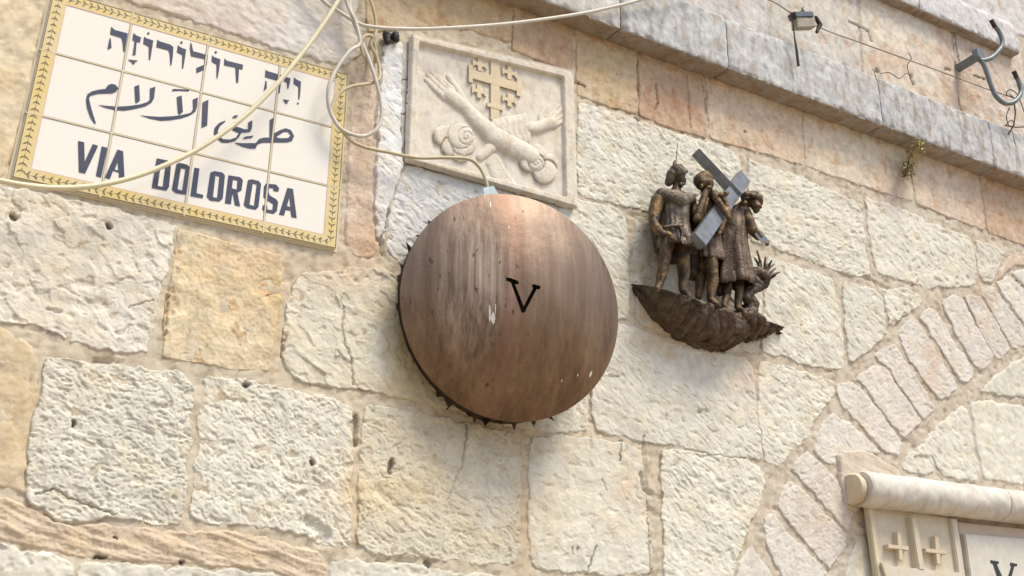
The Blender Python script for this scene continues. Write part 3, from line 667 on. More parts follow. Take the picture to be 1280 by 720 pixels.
A(220, 110, 8, [(490, 325), (495, 335), (440, 380), (418, 430), (428, 475), (470, 510), (540, 515), (600, 495), (632, 450), (605, 440), (565, 420), (560, 400), (600, 385), (640, 395), (680, 412), (720, 412), (722, 345), (765, 320), (760, 400), (745, 435), (700, 445), (655, 445), (630, 490), (590, 530), (520, 547), (460, 545), (400, 500), (378, 455), (385, 400), (430, 350)])
A(220, 110, 8, [(560, 300), (580, 275), (625, 270), (600, 300)])
A(220, 110, 8, [(665, 510), (690, 485), (780, 475), (755, 500)])
A(220, 110, 8, [(580, 545), (660, 552), (770, 550), (800, 550), (830, 510), (880, 495), (935, 495), (938, 320), (978, 295), (975, 455), (1040, 420), (1100, 402), (1150, 420), (1182, 480), (1160, 530), (1110, 545), (870, 545), (820, 560), (795, 605), (740, 605), (660, 585)], [(1000, 490), (1075, 440), (1120, 440), (1145, 475), (1120, 500), (1040, 502)])
for cs in G: flat_glyph(cs, ST + .0009, 'letter', M_INK, sign)

# ==================================================================== CARVED RELIEF PANEL
relief = thing('relief_panel', 'square pale stone relief of two crossed arms under a cross, above the disc', 'relief', Vector(P(615, 230, 0)))
RC = [(516, 42), (717, 88), (722, 259), (510, 199)]
def carve(name, fun, box, d_base, parent, base=(.64, .598, .51), step=.0022, thr=0.0005, mat=None):
    """height field in front of the panel: fun(px,py) -> height in m (<=0 means nothing there)"""
    w = PA(box, d_base); lo, hi = w.min(0), w.max(0)
    X, Z = np.meshgrid(np.arange(lo[0], hi[0], step), np.arange(lo[1], hi[1], step))
    px, py = WP(X, Z, -d_base)
    h = fun(px, py, X, Z)
    gy, gx_ = np.gradient(h); lap = np.gradient(gy, axis=0) + np.gradient(gx_, axis=1)
    c = blotches(px, py, base, .25) * (1 + .09 * fbm(X / .04, Z / .04, 333, 4)[..., None])
    gr_ = sstep(.1, .55, fbm(X / .025, Z / .05, 335, 5))[..., None]
    c = c * (1 - .16 * gr_ * np.array([.6, .85, 1.1]))
    h = h + np.where(h > 0, .0005 * fbm(X / .008, Z / .008, 336, 2), 0)
    m = h > -.002
    return grid_mesh(name, X, Z, np.maximum(h, -.002) + d_base, m, mat or M_CARVED, parent, np.clip(c, .01, .9))
rc = PA(RC, .03)
def panel_block():
    pw = PA(RC, .012)
    co = [(a, -d, b) for d in (.012, -.005) for a, b in pw]
    fs = [(0, 1, 2, 3), (7, 6, 5, 4)] + [(k, k + 4, (k + 1) % 4 + 4, (k + 1) % 4) for k in range(4)]
    px, py = WP(np.array([c_[0] for c_ in co]), np.array([c_[2] for c_ in co]))
    return link_mesh('panel', co, fs, M_CARVED, relief, False, np.tile((.60, .56, .49), (8, 1)))
# the field itself is slightly uneven
def f_panel(px, py, X, Z):
    sd = poly_sd(X, Z, PA(RC, .012))
    sd2 = np.minimum(sd, .05)
    return np.where(sd > 0.0, .0010 * fbm(X / .05, Z / .05, 77, 4) + .001, -.01)
panel_block()
carve('panel_field', f_panel, [(505, 30), (725, 265), (505, 265), (725, 30)], .012, relief, step=.004, base=(.64, .60, .52))
inner = [(527, 53), (705, 96), (708, 244), (521, 194)]
def f_rim(px, py, X, Z):
    so = poly_sd(X, Z, PA(RC, .03)); si = -poly_sd(X, Z, PA(inner, .03))
    e = np.minimum(so, si) + .0006 * perlin(X / .02, Z / .02, 8)
    return np.where(e > -.0025, .016 * sstep(-.0025, .006, e) + .0007 * fbm(X / .03, Z / .03, 9, 3), -.01)
carve('frame', f_rim, [(503, 25), (728, 270), (503, 270), (728, 25)], .011, relief, step=.0022, base=(.645, .60, .51))
RS = 430.0   # pixels per metre hereabouts
def caps(lst, k=1.0):
    """inflated chain of tapered capsules, given in pixels"""
    def fun(px, py, X=None, Z=None):
        h = np.full(px.shape, -1.0)
        for (x0, y0, r0, x1, y1, r1) in lst:
            ab = np.array([x1 - x0, y1 - y0], float); l2 = max(1e-6, ab.dot(ab))
            t = np.clip(((px - x0) * ab[0] + (py - y0) * ab[1]) / l2, 0, 1)
            d = np.hypot(px - x0 - t * ab[0], py - y0 - t * ab[1]); r = r0 + (r1 - r0) * t
            q = 1 - (d / r) ** 2
            h = np.maximum(h, np.where(q > 0, np.sqrt(np.maximum(q, 0)) * r * k / RS, (q) * .004))
        return h
    return fun
def chain(p): return [(*p[i], *p[i + 1]) for i in range(len(p) - 1)]
# clouds: overlapping lobes with a spiral groove
def cloud(lobes, spiral, k):
    f0 = caps([(x, y, r, x + .1, y, r) for x, y, r in lobes], k)
    def fun(px, py, X, Z):
        h = None
        for (x, y, r) in lobes:
            d = np.hypot(px - x, py - y) / r
            q = np.where(d < 1, (.004 + k * .008 * np.sqrt(np.maximum(0, 1 - d ** 4))), -.01 * (d - 1) - .0021)
            h = q if h is None else np.where(d < 1, np.where(d > .9, np.minimum(q, q) , q), h)
            h = np.where((d > .93) & (d < 1.03), h - .0035, h)
        sx, sy, sr = spiral
        d = np.hypot(px - sx, py - sy); a = np.arctan2(py - sy, px - sx)
        s_ = np.sin((d / sr * 2.1 - a / 6.283) * 6.283)
        h = h - .003 * sstep(.55, 1, s_) * (d < sr) * (h > 0)
        return h
    return fun
carve('cloud', cloud([(553, 170, 13), (563, 184, 13), (576, 191, 13), (578, 180, 17), (574, 171, 17)], (581, 173, 13), 1), [(536, 150), (606, 210), (536, 210), (606, 150)], .013, relief)
carve('cloud', cloud([(684, 205, 13), (668, 192, 12), (661, 203, 13), (680, 216, 15), (668, 205, 11)], (668, 206, 11), 1), [(640, 172), (702, 238), (640, 238), (702, 172)], .013, relief)
# cross of Jerusalem
def carved_cross():
    co, fs = [], []
    ex, ey = np.array([1, .285]), np.array([0.0, 1.0]); ce = np.array([619.0, 100.5])
    def bar(a0, a1, b0, b1, d1=.0205, d0=.010, c=ce):
        b = len(co)
        for d in (d1, d0):
            for (u, v_) in ((a0, b0), (a1, b0), (a1, b1), (a0, b1)):
                q = c + ex * u + ey * v_; co.append(P(q[0], q[1], d))
        fs.extend([(b, b + 1, b + 2, b + 3), (b + 7, b + 6, b + 5, b + 4)] + [(b + k, b + 4 + k, b + 4 + (k + 1) % 4, b + (k + 1) % 4) for k in range(4)])
    bar(-5.5, 5.5, -31, 50, .0195); bar(-32, 31, -5.5, 5.5, .0198)
    bar(-33, -28, -11, 11, .0204); bar(27, 32, -11, 11, .0204); bar(-10, 10, -34, -29, .0206); bar(-10, 10, 30, 35, .0206)
    for (sx, sy) in ((-19, -15), (18, -15), (-20, 19), (18, 19)):
        c = ce + ex * sx + ey * sy
        bar(-8.5, 8.5, -2.3, 2.3, .0185, .010, c); bar(-2.6, 2.6, -8.5, 8.5, .0188, .010, c)
        bar(-9, -6.6, -4, 4, .0191, .010, c); bar(6.6, 9, -4, 4, .0191, .010, c)
    return link_mesh('carved_cross', co, fs, M_CARVED, relief, False, np.tile((.62, .525, .37), (len(co), 1)))
carved_cross()
def foot(px, py, X, Z):
    sd = poly_sd(px, py, np.array([(612, 190), (622, 192), (630, 206), (640, 222), (652, 238), (630, 236), (612, 222), (606, 205)], float))
    return np.where(sd > 0, .004 * sstep(0, 4, sd) + .001, -.01)
carve('cross_foot', foot, [(600, 185), (656, 242), (600, 242), (656, 185)], .012, relief)
# sleeved arm behind: open hand at the upper right
def sleeve(px, py, X, Z):
    sd = poly_sd(px, py, np.array([(614, 150), (628, 146), (645, 144), (656, 141), (660, 150), (663, 168), (662, 178), (650, 186), (625, 178), (606, 165)], float))
    return np.where(sd > 0, .003 + .012 * np.sqrt(np.clip(sd / 10, 0, 1)) + .0006 * np.sin((px - .25 * py) * .85 + np.sin(py * .2)) * sstep(0, 5, sd), -.003)
carve('sleeve', sleeve, [(600, 135), (670, 192), (600, 192), (670, 135)], .013, relief)
hand_r = chain([(655, 161, 8), (672, 160, 7.5), (687, 154, 8)]) + chain([(685, 148, 4.5), (692, 140, 3.2), (696, 132, 2.4)]) + chain([(689, 149, 4.5), (698, 141, 3.2), (702, 135, 2.4)]) + chain([(692, 152, 4.5), (701, 146, 3.2), (706, 141, 2.4)]) + chain([(692, 157, 4.5), (702, 152, 3.0), (706, 148, 2.2)]) + chain([(676, 155, 4.5), (675, 145, 3.4), (680, 136, 2.4)])
def f_hand(px, py, X, Z):
    h = caps(hand_r, .75)(px, py)
    g_ = (np.sin((px + py * .9) * .75) > .82) | (np.sin((px * .9 - py) * .75) > .82)
    return h - .0000 * (g_ & (px > 686) & (h > .002) & (py > 136))
carve('left_arm', f_hand, [(650, 126), (712, 176), (650, 176), (712, 126)], .013, relief)
carve('left_arm', caps(chain([(600, 196, 6), (612, 186, 8)]), .6), [(588, 176), (622, 208), (588, 208), (622, 176)], .012, relief)
# bare arm in front: hand raised at the upper left, forearm down to the cloud
arm = chain([(560, 118, 7.5), (570, 126, 8.2), (583, 136, 7), (600, 155, 9.5), (618, 171, 12.5), (640, 183, 13), (662, 196, 12)])
arm += chain([(556, 122, 3.6), (543, 110, 3.3), (532, 99, 2.7)]) + chain([(559, 117, 3.6), (546, 105, 3.3), (535, 94, 2.7)]) + chain([(562, 114, 3.5), (550, 102, 3.2), (540, 92, 2.6)]) + chain([(566, 113, 3.3), (556, 103, 3.0), (547, 95, 2.4)])
arm += chain([(580, 128, 5), (572, 112, 4), (563, 99, 3.2), (560, 95, 2.8)])
carve('right_arm', caps(arm, .62), [(524, 84), (682, 214), (524, 214), (682, 84)], .014, relief, step=.0018)

# ==================================================================== BRONZE DISC
def disc_mat():
    m, nt, p = new_mat('weathered_copper'); L = nt.links.new
    tc = node(nt, 'ShaderNodeTexCoord')
    mp = node(nt, 'ShaderNodeMapping'); mp.inputs['Scale'].default_value = (75, 75, 1.0); mp.inputs['Rotation'].default_value = (0, math.radians(-3), 0); L(tc.outputs['Object'], mp.inputs[0])
    s1 = node(nt, 'ShaderNodeTexNoise', Scale=1.0, Detail=6.0, Roughness=0.7); L(mp.outputs[0], s1.inputs['Vector'])
    mp2 = node(nt, 'ShaderNodeMapping'); mp2.inputs['Scale'].default_value = (14, 14, 1.1); L(tc.outputs['Object'], mp2.inputs[0])
    s2 = node(nt, 'ShaderNodeTexNoise', Scale=1.0, Detail=5.0, Roughness=0.6); L(mp2.outputs[0], s2.inputs['Vector'])
    s3 = node(nt, 'ShaderNodeTexNoise', Scale=7.0, Detail=6.0, Roughness=0.6); L(tc.outputs['Object'], s3.inputs['Vector'])
    cr = node(nt, 'ShaderNodeValToRGB'); L(s2.outputs['Fac'], cr.inputs[0])
    e = cr.color_ramp.elements; e[0].position = .32; e[0].color = (.125, .080, .054, 1); e[1].position = .70; e[1].color = (.265, .185, .135, 1)
    k = e.new(.5); k.color = (.195, .130, .094, 1)
    mr = node(nt, 'ShaderNodeMapRange'); L(s1.outputs['Fac'], mr.inputs['Value']); mr.inputs['From Min'].default_value = .3; mr.inputs['From Max'].default_value = .7
    mr.inputs['To Min'].default_value = .74; mr.inputs['To Max'].default_value = 1.2
    sc1 = node(nt, 'ShaderNodeVectorMath', operation='SCALE'); L(cr.outputs[0], sc1.inputs[0]); L(mr.outputs[0], sc1.inputs['Scale'])
    # the left half carries a greyer, rubbed patina; a reddish drip runs down the middle
    sep = node(nt, 'ShaderNodeSeparateXYZ'); L(tc.outputs['Object'], sep.inputs[0])
    wob = node(nt, 'ShaderNodeMath', operation='MULTIPLY_ADD'); L(s3.outputs['Fac'], wob.inputs[0]); wob.inputs[1].default_value = .10; L(sep.outputs['X'], wob.inputs[2])
    def bandx(lo, hi, a, b):
        r = node(nt, 'ShaderNodeMapRange', interpolation_type='SMOOTHSTEP'); L(wob.outputs[0], r.inputs['Value'])
        r.inputs['From Min'].default_value = lo; r.inputs['From Max'].default_value = hi; r.inputs['To Min'].default_value = a; r.inputs['To Max'].default_value = b
        return r
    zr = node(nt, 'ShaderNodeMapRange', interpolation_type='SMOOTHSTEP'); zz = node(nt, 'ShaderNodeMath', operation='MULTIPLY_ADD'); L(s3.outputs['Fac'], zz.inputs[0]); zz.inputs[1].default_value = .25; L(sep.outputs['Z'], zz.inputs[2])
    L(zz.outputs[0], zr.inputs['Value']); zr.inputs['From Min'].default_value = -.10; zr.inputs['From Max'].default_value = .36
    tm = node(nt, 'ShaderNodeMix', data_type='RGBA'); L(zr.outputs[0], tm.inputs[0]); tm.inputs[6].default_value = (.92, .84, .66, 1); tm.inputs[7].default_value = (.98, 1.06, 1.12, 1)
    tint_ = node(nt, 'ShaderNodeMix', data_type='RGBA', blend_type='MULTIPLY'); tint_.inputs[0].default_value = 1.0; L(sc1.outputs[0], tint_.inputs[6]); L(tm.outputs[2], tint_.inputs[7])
    # patina patch centre-left
    dx = node(nt, 'ShaderNodeMath', operation='ADD'); L(wob.outputs[0], dx.inputs[0]); dx.inputs[1].default_value = .085
    dx2 = node(nt, 'ShaderNodeMath', operation='MULTIPLY'); L(dx.outputs[0], dx2.inputs[0]); L(dx.outputs[0], dx2.inputs[1])
    dz = node(nt, 'ShaderNodeMath', operation='ADD'); L(sep.outputs['Z'], dz.inputs[0]); dz.inputs[1].default_value = -.02
    dz2 = node(nt, 'ShaderNodeMath', operation='MULTIPLY'); L(dz.outputs[0], dz2.inputs[0]); L(dz.outputs[0], dz2.inputs[1])
    sm = node(nt, 'ShaderNodeMath', operation='MULTIPLY_ADD'); L(dz2.outputs[0], sm.inputs[0]); sm.inputs[1].default_value = .22; L(dx2.outputs[0], sm.inputs[2])
    rp = node(nt, 'ShaderNodeMapRange'); L(sm.outputs[0], rp.inputs['Value']); rp.inputs['From Min'].default_value = .0005; rp.inputs['From Max'].default_value = .011; rp.inputs['To Min'].default_value = .9; rp.inputs['To Max'].default_value = 0
    st_r = node(nt, 'ShaderNodeMapRange'); L(s1.outputs['Fac'], st_r.inputs['Value']); st_r.inputs['From Min'].default_value = .40; st_r.inputs['From Max'].default_value = .66
    rpm = node(nt, 'ShaderNodeMath', operation='MULTIPLY'); L(rp.outputs[0], rpm.inputs[0]); L(st_r.outputs[0], rpm.inputs[1])
    rpm2 = node(nt, 'ShaderNodeMath', operation='MULTIPLY', use_clamp=True); L(rpm.outputs[0], rpm2.inputs[0]); rpm2.inputs[1].default_value = .42
    mxp = node(nt, 'ShaderNodeMix', data_type='RGBA'); L(rpm2.outputs[0], mxp.inputs[0]); L(tint_.outputs[2], mxp.inputs[6]); mxp.inputs[7].default_value = (.62, .54, .46, 1)
    b1 = bandx(-.035, .0, 0, 1); b2 = bandx(.005, .045, 1, 0)
    bm_ = node(nt, 'ShaderNodeMath', operation='MULTIPLY'); L(b1.outputs[0], bm_.inputs[0]); L(b2.outputs[0], bm_.inputs[1])
    bm2 = node(nt, 'ShaderNodeMath', operation='MULTIPLY'); L(bm_.outputs[0], bm2.inputs[0]); bm2.inputs[1].default_value = .3
    mxr = node(nt, 'ShaderNodeMix', data_type='RGBA'); L(bm2.outputs[0], mxr.inputs[0]); L(mxp.outputs[2], mxr.inputs[6]); mxr.inputs[7].default_value = (.25, .125, .09, 1)
    # dark pits, scattered
    n5 = node(nt, 'ShaderNodeMapping'); n5.inputs['Scale'].default_value = (85, 85, 34); L(tc.outputs['Object'], n5.inputs[0])
    s5 = node(nt, 'ShaderNodeTexNoise', Scale=1.0, Detail=1.0); L(n5.outputs[0], s5.inputs['Vector'])
    r5 = node(nt, 'ShaderNodeMapRange'); L(s5.outputs['Fac'], r5.inputs['Value']); r5.inputs['From Min'].default_value = .70; r5.inputs['From Max'].default_value = .74
    r6 = bandx(.03, .08, .75, .0); rr = node(nt, 'ShaderNodeMath', operation='MULTIPLY'); L(r5.outputs[0], rr.inputs[0]); L(r6.outputs[0], rr.inputs[1])
    mxd = node(nt, 'ShaderNodeMix', data_type='RGBA'); L(rr.outputs[0], mxd.inputs[0]); L(mxr.outputs[2], mxd.inputs[6]); mxd.inputs[7].default_value = (.05, .03, .022, 1)
    L(mxd.outputs[2], p.inputs['Base Color'])
    p.inputs['Metallic'].default_value = .52; p.inputs['Specular IOR Level'].default_value = .3
    rg = node(nt, 'ShaderNodeMapRange'); L(s1.outputs['Fac'], rg.inputs['Value']); rg.inputs['To Min'].default_value = .42; rg.inputs['To Max'].default_value = .58; L(rg.outputs[0], p.inputs['Roughness'])
    b = node(nt, 'ShaderNodeBump', Strength=.22, Distance=.0015); L(s1.outputs['Fac'], b.inputs['Height'])
    b3 = node(nt, 'ShaderNodeBump', Strength=.35, Distance=.012); L(s3.outputs['Fac'], b3.inputs['Height']); L(b3.outputs[0], b.inputs['Normal'])
    L(b.outputs[0], p.inputs['Normal'])
    return m
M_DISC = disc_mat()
M_DARK = plain_mat('blackened_metal', (.030, .024, .018), rough=.7, metal=.3, scale=60, bump=.4, col2=(.07, .045, .02))
DC = Vector((1.7823, -.135, 1.2746 + 1.6)); DR = .3033
dn = Vector((math.sin(-.19576), -1, math.sin(-.1155))).normalized()
du = Vector((0, 0, 1)).cross(dn).normalized() * 1.0
dv = dn.cross(du).normalized()
if du.x < 0: du, dv = -du, dv
if dv.z < 0: dv = -dv
disc = thing('station_disc', 'big round domed bronze disc with a cut-out letter V, mounted on the wall', 'disc', DC)
BULGE = .078
def on_disc(a, b, off=0.0):
    r2 = min(1.0, (a * a + b * b) / DR ** 2)
    hgt = BULGE * (1 - r2) + .0022 * math.sin(a * 23 + 1.3 * math.sin(b * 17)) * math.sin(b * 19 + a * 7) * (1 - r2)
    return DC + du * a + dv * b + dn * (hgt + off)
def px_to_disc(x, y):
    o = Vector(EYE); dr_ = Vector(CAM @ np.array([x - 640, y - 360, F]))
    off = BULGE * .95
    for _ in range(4):
        t = (DC + dn * off - o).dot(dn) / dr_.dot(dn)
        q = o + dr_ * t - DC; a, b = q.dot(du), q.dot(dv)
        off = BULGE * (1 - min(1, (a * a + b * b) / DR ** 2))
    return (a, b)
# zoom of the letter: origin (460,220), scale 720/340
vz = [(364, 268), (378, 270), (398, 278), (399, 287), (389, 286), (412, 345), (436, 298), (433, 291), (437, 286), (457, 292), (454, 301), (446, 300), (414, 362), (406, 362), (378, 282), (366, 277)]
vpoly = [px_to_disc(460 + x * 340 / 720, 220 + y * 340 / 720) for x, y in vz]
pts = []; edges = []
rings = 30
pts2 = [Vector((0, 0))]
for i in range(1, rings + 1):
    r = DR * (i / rings) ** .9; n = max(8, int(6.283 * r / .0125)) if i < rings else 220
    for k in range(n):
        a = 6.28318 * (k + .5 * (i % 2)) / n; pts2.append(Vector((r * math.cos(a), r * math.sin(a))))
nb = 220; first_b = len(pts2) - nb
edges = [(first_b + k, first_b + (k + 1) % nb) for k in range(nb)]
vstart = len(pts2); vd = []
for k in range(len(vpoly)):
    a, b = np.array(vpoly[k]), np.array(vpoly[(k + 1) % len(vpoly)])
    for t in (0, .5): vd.append(tuple(a * (1 - t) + b * t))
for q in vd: pts2.append(Vector(q))
edges += [(vstart + k, vstart + (k + 1) % len(vd)) for k in range(len(vd))]
out = delaunay_2d_cdt(pts2, edges, [], 1, 1e-6)
vv, ff = out[0], out[2]
va = np.array(vd)
def in_v(x, y):
    return poly_sd(np.array([x]), np.array([y]), va)[0] > 0
tris = [f_ for f_ in ff if not in_v(sum(vv[k][0] for k in f_) / 3, sum(vv[k][1] for k in f_) / 3)]
TH = .0035
co = [on_disc(q[0], q[1]) for q in vv] + [on_disc(q[0], q[1], -TH) for q in vv]
n = len(vv)
from collections import Counter
ed = {}
for f_ in tris:
    for a, b in ((f_[0], f_[1]), (f_[1], f_[2]), (f_[2], f_[0])): ed[(a, b)] = 1
side = [(b, a, a + n, b + n) for (a, b) in ed if (b, a) not in ed]
fs = [tuple(f_) for f_ in tris] + [tuple(k + n for k in f_[::-1]) for f_ in tris] + side
fn = (Vector(co[tris[0][1]]) - Vector(co[tris[0][0]])).cross(Vector(co[tris[0][2]]) - Vector(co[tris[0][0]]))
if fn.dot(dn) < 0: fs = [f_[::-1] for f_ in fs]
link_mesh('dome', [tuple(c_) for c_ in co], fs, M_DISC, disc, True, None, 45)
# back plate, drum and a ragged crown of spikes behind the rim
def ring(name, r0, r1, off0, off1, mat, n=96, jit=0):
    co, fs = [], []
    for k in range(n):
        a = 6.28318 * k / n
        for (r, o_) in ((r0, off0), (r1, off1)): co.append(tuple(DC + du * r * math.cos(a) + dv * r * math.sin(a) + dn * o_))
    for k in range(n): k2 = (k + 1) % n; fs.append((2 * k, 2 * k2, 2 * k2 + 1, 2 * k + 1))
    return link_mesh(name, co, fs, mat, disc, True, None, 40)
ring('drum', DR * .965, DR * .93, -.115, -.022, M_DARK)
ring('rim_return', DR * .94, DR * .985, -.030, -.006, M_DARK)
o_ = [tuple(DC + du * DR * .95 * math.cos(k * .1308997) + dv * DR * .95 * math.sin(k * .1308997) + dn * -.030) for k in range(48)]
link_mesh('back_plate', o_, [tuple(range(48))], plain_mat('verdigris_back', (.20, .23, .15), rough=.8, scale=60, bump=.2), disc, False)
spk = None
ns = 64
for k in range(ns):
    a = 6.28318 * (k + random.uniform(-.2, .2)) / ns
    w = .5 * random.uniform(.5, 1.3) * 6.28318 / ns
    if random.random() < .22: continue
    rb, rt = DR * .93, DR * random.choice([.99, 1.01, 1.03, 1.05, 1.02])
    bo, to = -.085 + random.uniform(-.012, .012), -.085 + random.uniform(-.02, .03)
    def q(an, r, o): return DC + du * r * math.cos(an) + dv * r * math.sin(an) + dn * o
    tip = q(a + random.uniform(-.05, .05), rt, to)
    base = [q(a - w, rb, bo + .006), q(a + w, rb, bo + .006), q(a + w, rb, bo - .012), q(a - w, rb, bo - .012)]
    co = [tuple(b) for b in base] + [tuple(tip)]
    link_mesh('spike', co, [(0, 1, 4), (1, 2, 4), (2, 3, 4), (3, 0, 4), (3, 2, 1, 0)], M_DARK, disc, False)
# small splash of white paint chips on the dome
M_CHIP = plain_mat('white_fleck', (.75, .72, .64), rough=.6, bump=0)
for (x, y, w, h_) in ((616, 398, 3.4, 9), (612, 392, 1.6, 14), (619, 386, 1.0, 8), (738, 468, 1.6, 5), (613, 256, 1.2, 4), (636, 284, .9, 3), (722, 469, 1, 2), (702, 476, .8, 2)):
    c_ = []
    for k in range(8):
        a = k * .785; q = px_to_disc(x + w * math.cos(a) * random.uniform(.5, 1) + (0.25 * h_ * math.sin(a) if w < 2 and x > 700 else 0) * -1, y + h_ * math.sin(a) * random.uniform(.7, 1)); c_.append(tuple(on_disc(q[0], q[1], .0009)))
    link_mesh('paint_fleck', c_, [tuple(range(8))], M_CHIP, disc, False)

# ==================================================================== CABLES
M_CREAM = plain_mat('cream_cable_sheath', (.68, .62, .42), rough=.42, scale=30, var=.06, bump=.05)
M_GREYC = plain_mat('weathered_white_cable', (.58, .55, .48), rough=.5, scale=30, var=.07, bump=.05)
M_OLIVE = plain_mat('dirty_cable_sheath', (.42, .35, .20), rough=.55, scale=24, var=.15, bump=.08, col2=(.52, .46, .32))
M_GREY = plain_mat('galvanised_steel', (.20, .235, .25), rough=.5, metal=.55, scale=50, var=.15, bump=.15)
M_BLUEG = plain_mat('weathered_grey_block', (.07, .10, .125), rough=.55, scale=50, var=.12, bump=.1)
M_BLACK = plain_mat('black_rubber', (.022, .022, .026), rough=.6, scale=40, bump=.15)
M_WIRE = plain_mat('old_wire', (.30, .27, .22), rough=.6, metal=.3, scale=40, var=.15, bump=.1)
def catmull(p, n=8):
    p = [Vector(q) for q in p]; out_ = []
    for i in range(len(p) - 1):
        a, b, c_, d_ = p[max(0, i - 1)], p[i], p[i + 1], p[min(len(p) - 1, i + 2)]
        for k in range(n):
            t = k / n
            out_.append(.5 * ((2 * b) + (c_ - a) * t + (2 * a - 5 * b + 4 * c_ - d_) * t * t + (3 * b - a - 3 * c_ + d_) * t ** 3))
    out_.append(p[-1]); return out_
def tube(name, path, rad, mat, parent=None, sides=10, n=8, smoothp=True):
    """path: world points; rad: number or list per point"""
    pl = catmull(path, n) if smoothp else [Vector(q) for q in path]
    if isinstance(rad, (list, tuple)):
        rr = np.interp(np.linspace(0, len(rad) - 1, len(pl)), np.arange(len(rad)), rad)
    else: rr = [rad] * len(pl)
    co, fs = [], []; up_ = None
    for i, q in enumerate(pl):
        t = (pl[min(i + 1, len(pl) - 1)] - pl[max(i - 1, 0)]).normalized()
        if up_ is None: up_ = t.orthogonal().normalized()
        up_ = (up_ - t * up_.dot(t)).normalized(); s_ = t.cross(up_)
        for k in range(sides):
            a = 6.28318 * k / sides; co.append(tuple(q + (up_ * math.cos(a) + s_ * math.sin(a)) * rr[i]))
    for i in range(len(pl) - 1):
        for k in range(sides):
            a, b = i * sides + k, i * sides + (k + 1) % sides
            fs.append((a, b, b + sides, a + sides))
    fs += [tuple(range(sides))[::-1], tuple(range(len(co) - sides, len(co)))]
    return link_mesh(name, co, fs, mat, parent, True, None, 60)
def pth(lst): return [P(*q) for q in lst]
tag(tube('cable', pth([(-120, 190, .05), (-40, 218, .06), (0, 226, .07), (35, 232, .07), (75, 235, .07), (120, 232, .07), (165, 222, .07), (210, 205, .07), (255, 182, .07), (300, 150, .07), (340, 112, .07), (375, 70, .07), (400, 36, .07), (423, 0, .07), (445, -40, .06), (470, -90, .03)]), .0064, M_CREAM),
    'thick cream cable sagging diagonally across the tile street sign', 'cable')
tag(tube('cable', pth([(370, -40, .03), (403, 0, .035), (423, 14, .04), (446, 28, .045), (462, 33, .05), (500, 36, .06), (560, 35, .07), (640, 29, .08), (720, 18, .09), (760, 10, .10), (800, 0, .11), (860, -18, .12), (960, -60, .10)]), .0052, M_GREYC),
    'off-white cable running level across the top of the relief panel towards the ledge', 'cable')
tag(tube('cable', pth([(425, -50, .03), (430, -12, .04), (436, 10, .045), (444, 26, .05), (449, 45, .055), (449, 56, .055), (437, 64, .06), (422, 84, .06), (412, 105, .06), (410, 125, .055), (414, 143, .05), (425, 160, .05), (440, 168, .05), (456, 170, .05), (470, 162, .055), (477, 146, .055), (475, 122, .055), (468, 95, .055), (460, 72, .05), (452, 52, .045), (440, 20, .035), (434, -20, .03), (430, -60, .03)]), .0052, M_GREYC),
    'tangled cream cable hanging down in a large drooping loop beside the sign', 'cable')
tag(tube('cable', pth([(610, 240, .07), (608, 228, .07), (600, 210, .065), (586, 199, .06), (560, 197, .055), (520, 197, .05), (484, 190, .045), (456, 184, .045), (438, 175, .045), (424, 158, .045), (415, 143, .045), (416, 130, .045), (425, 116, .045), (440, 108, .045), (464, 104, .045), (474, 98, .045), (474, 84, .04), (470, 70, .04), (463, 55, .045), (466, 47, .05), (459, 44, .055), (452, 50, .055), (452, 62, .05), (458, 78, .04), (457, 90, .03), (454, 100, .02)]), .0048, M_OLIVE),
    'dirty cream cable curling from a knot down to the top of the bronze disc', 'cable')
tag(tube('cable', pth([(452, -60, .03), (459, -12, .03), (465, 6, .03), (469, 22, .03), (470, 36, .03), (468, 48, .035), (462, 58, .035), (461, 72, .035), (466, 82, .03), (470, 66, .03), (466, 50, .03)]), .0045, M_OLIVE),
    'short brownish cable hooking down right of the cable knot', 'cable')
# cable gland on top of the disc
gl = []
for (x, y, d) in ((604, 235, .075), (617, 232, .075), (623, 243, .075), (606, 246, .075), (604, 235, .105), (617, 232, .105), (623, 243, .105), (606, 246, .105)): gl.append(P(x, y, d))
tag(link_mesh('cable_gland', gl, [(4, 5, 6, 7), (3, 2, 1, 0), (0, 1, 5, 4), (1, 2, 6, 5), (2, 3, 7, 6), (3, 0, 4, 7)], plain_mat('pale_blue_plastic', (.55, .66, .70), rough=.5, bump=.05), None, False),
    'small pale blue box where the cable enters the top of the disc', 'junction box')
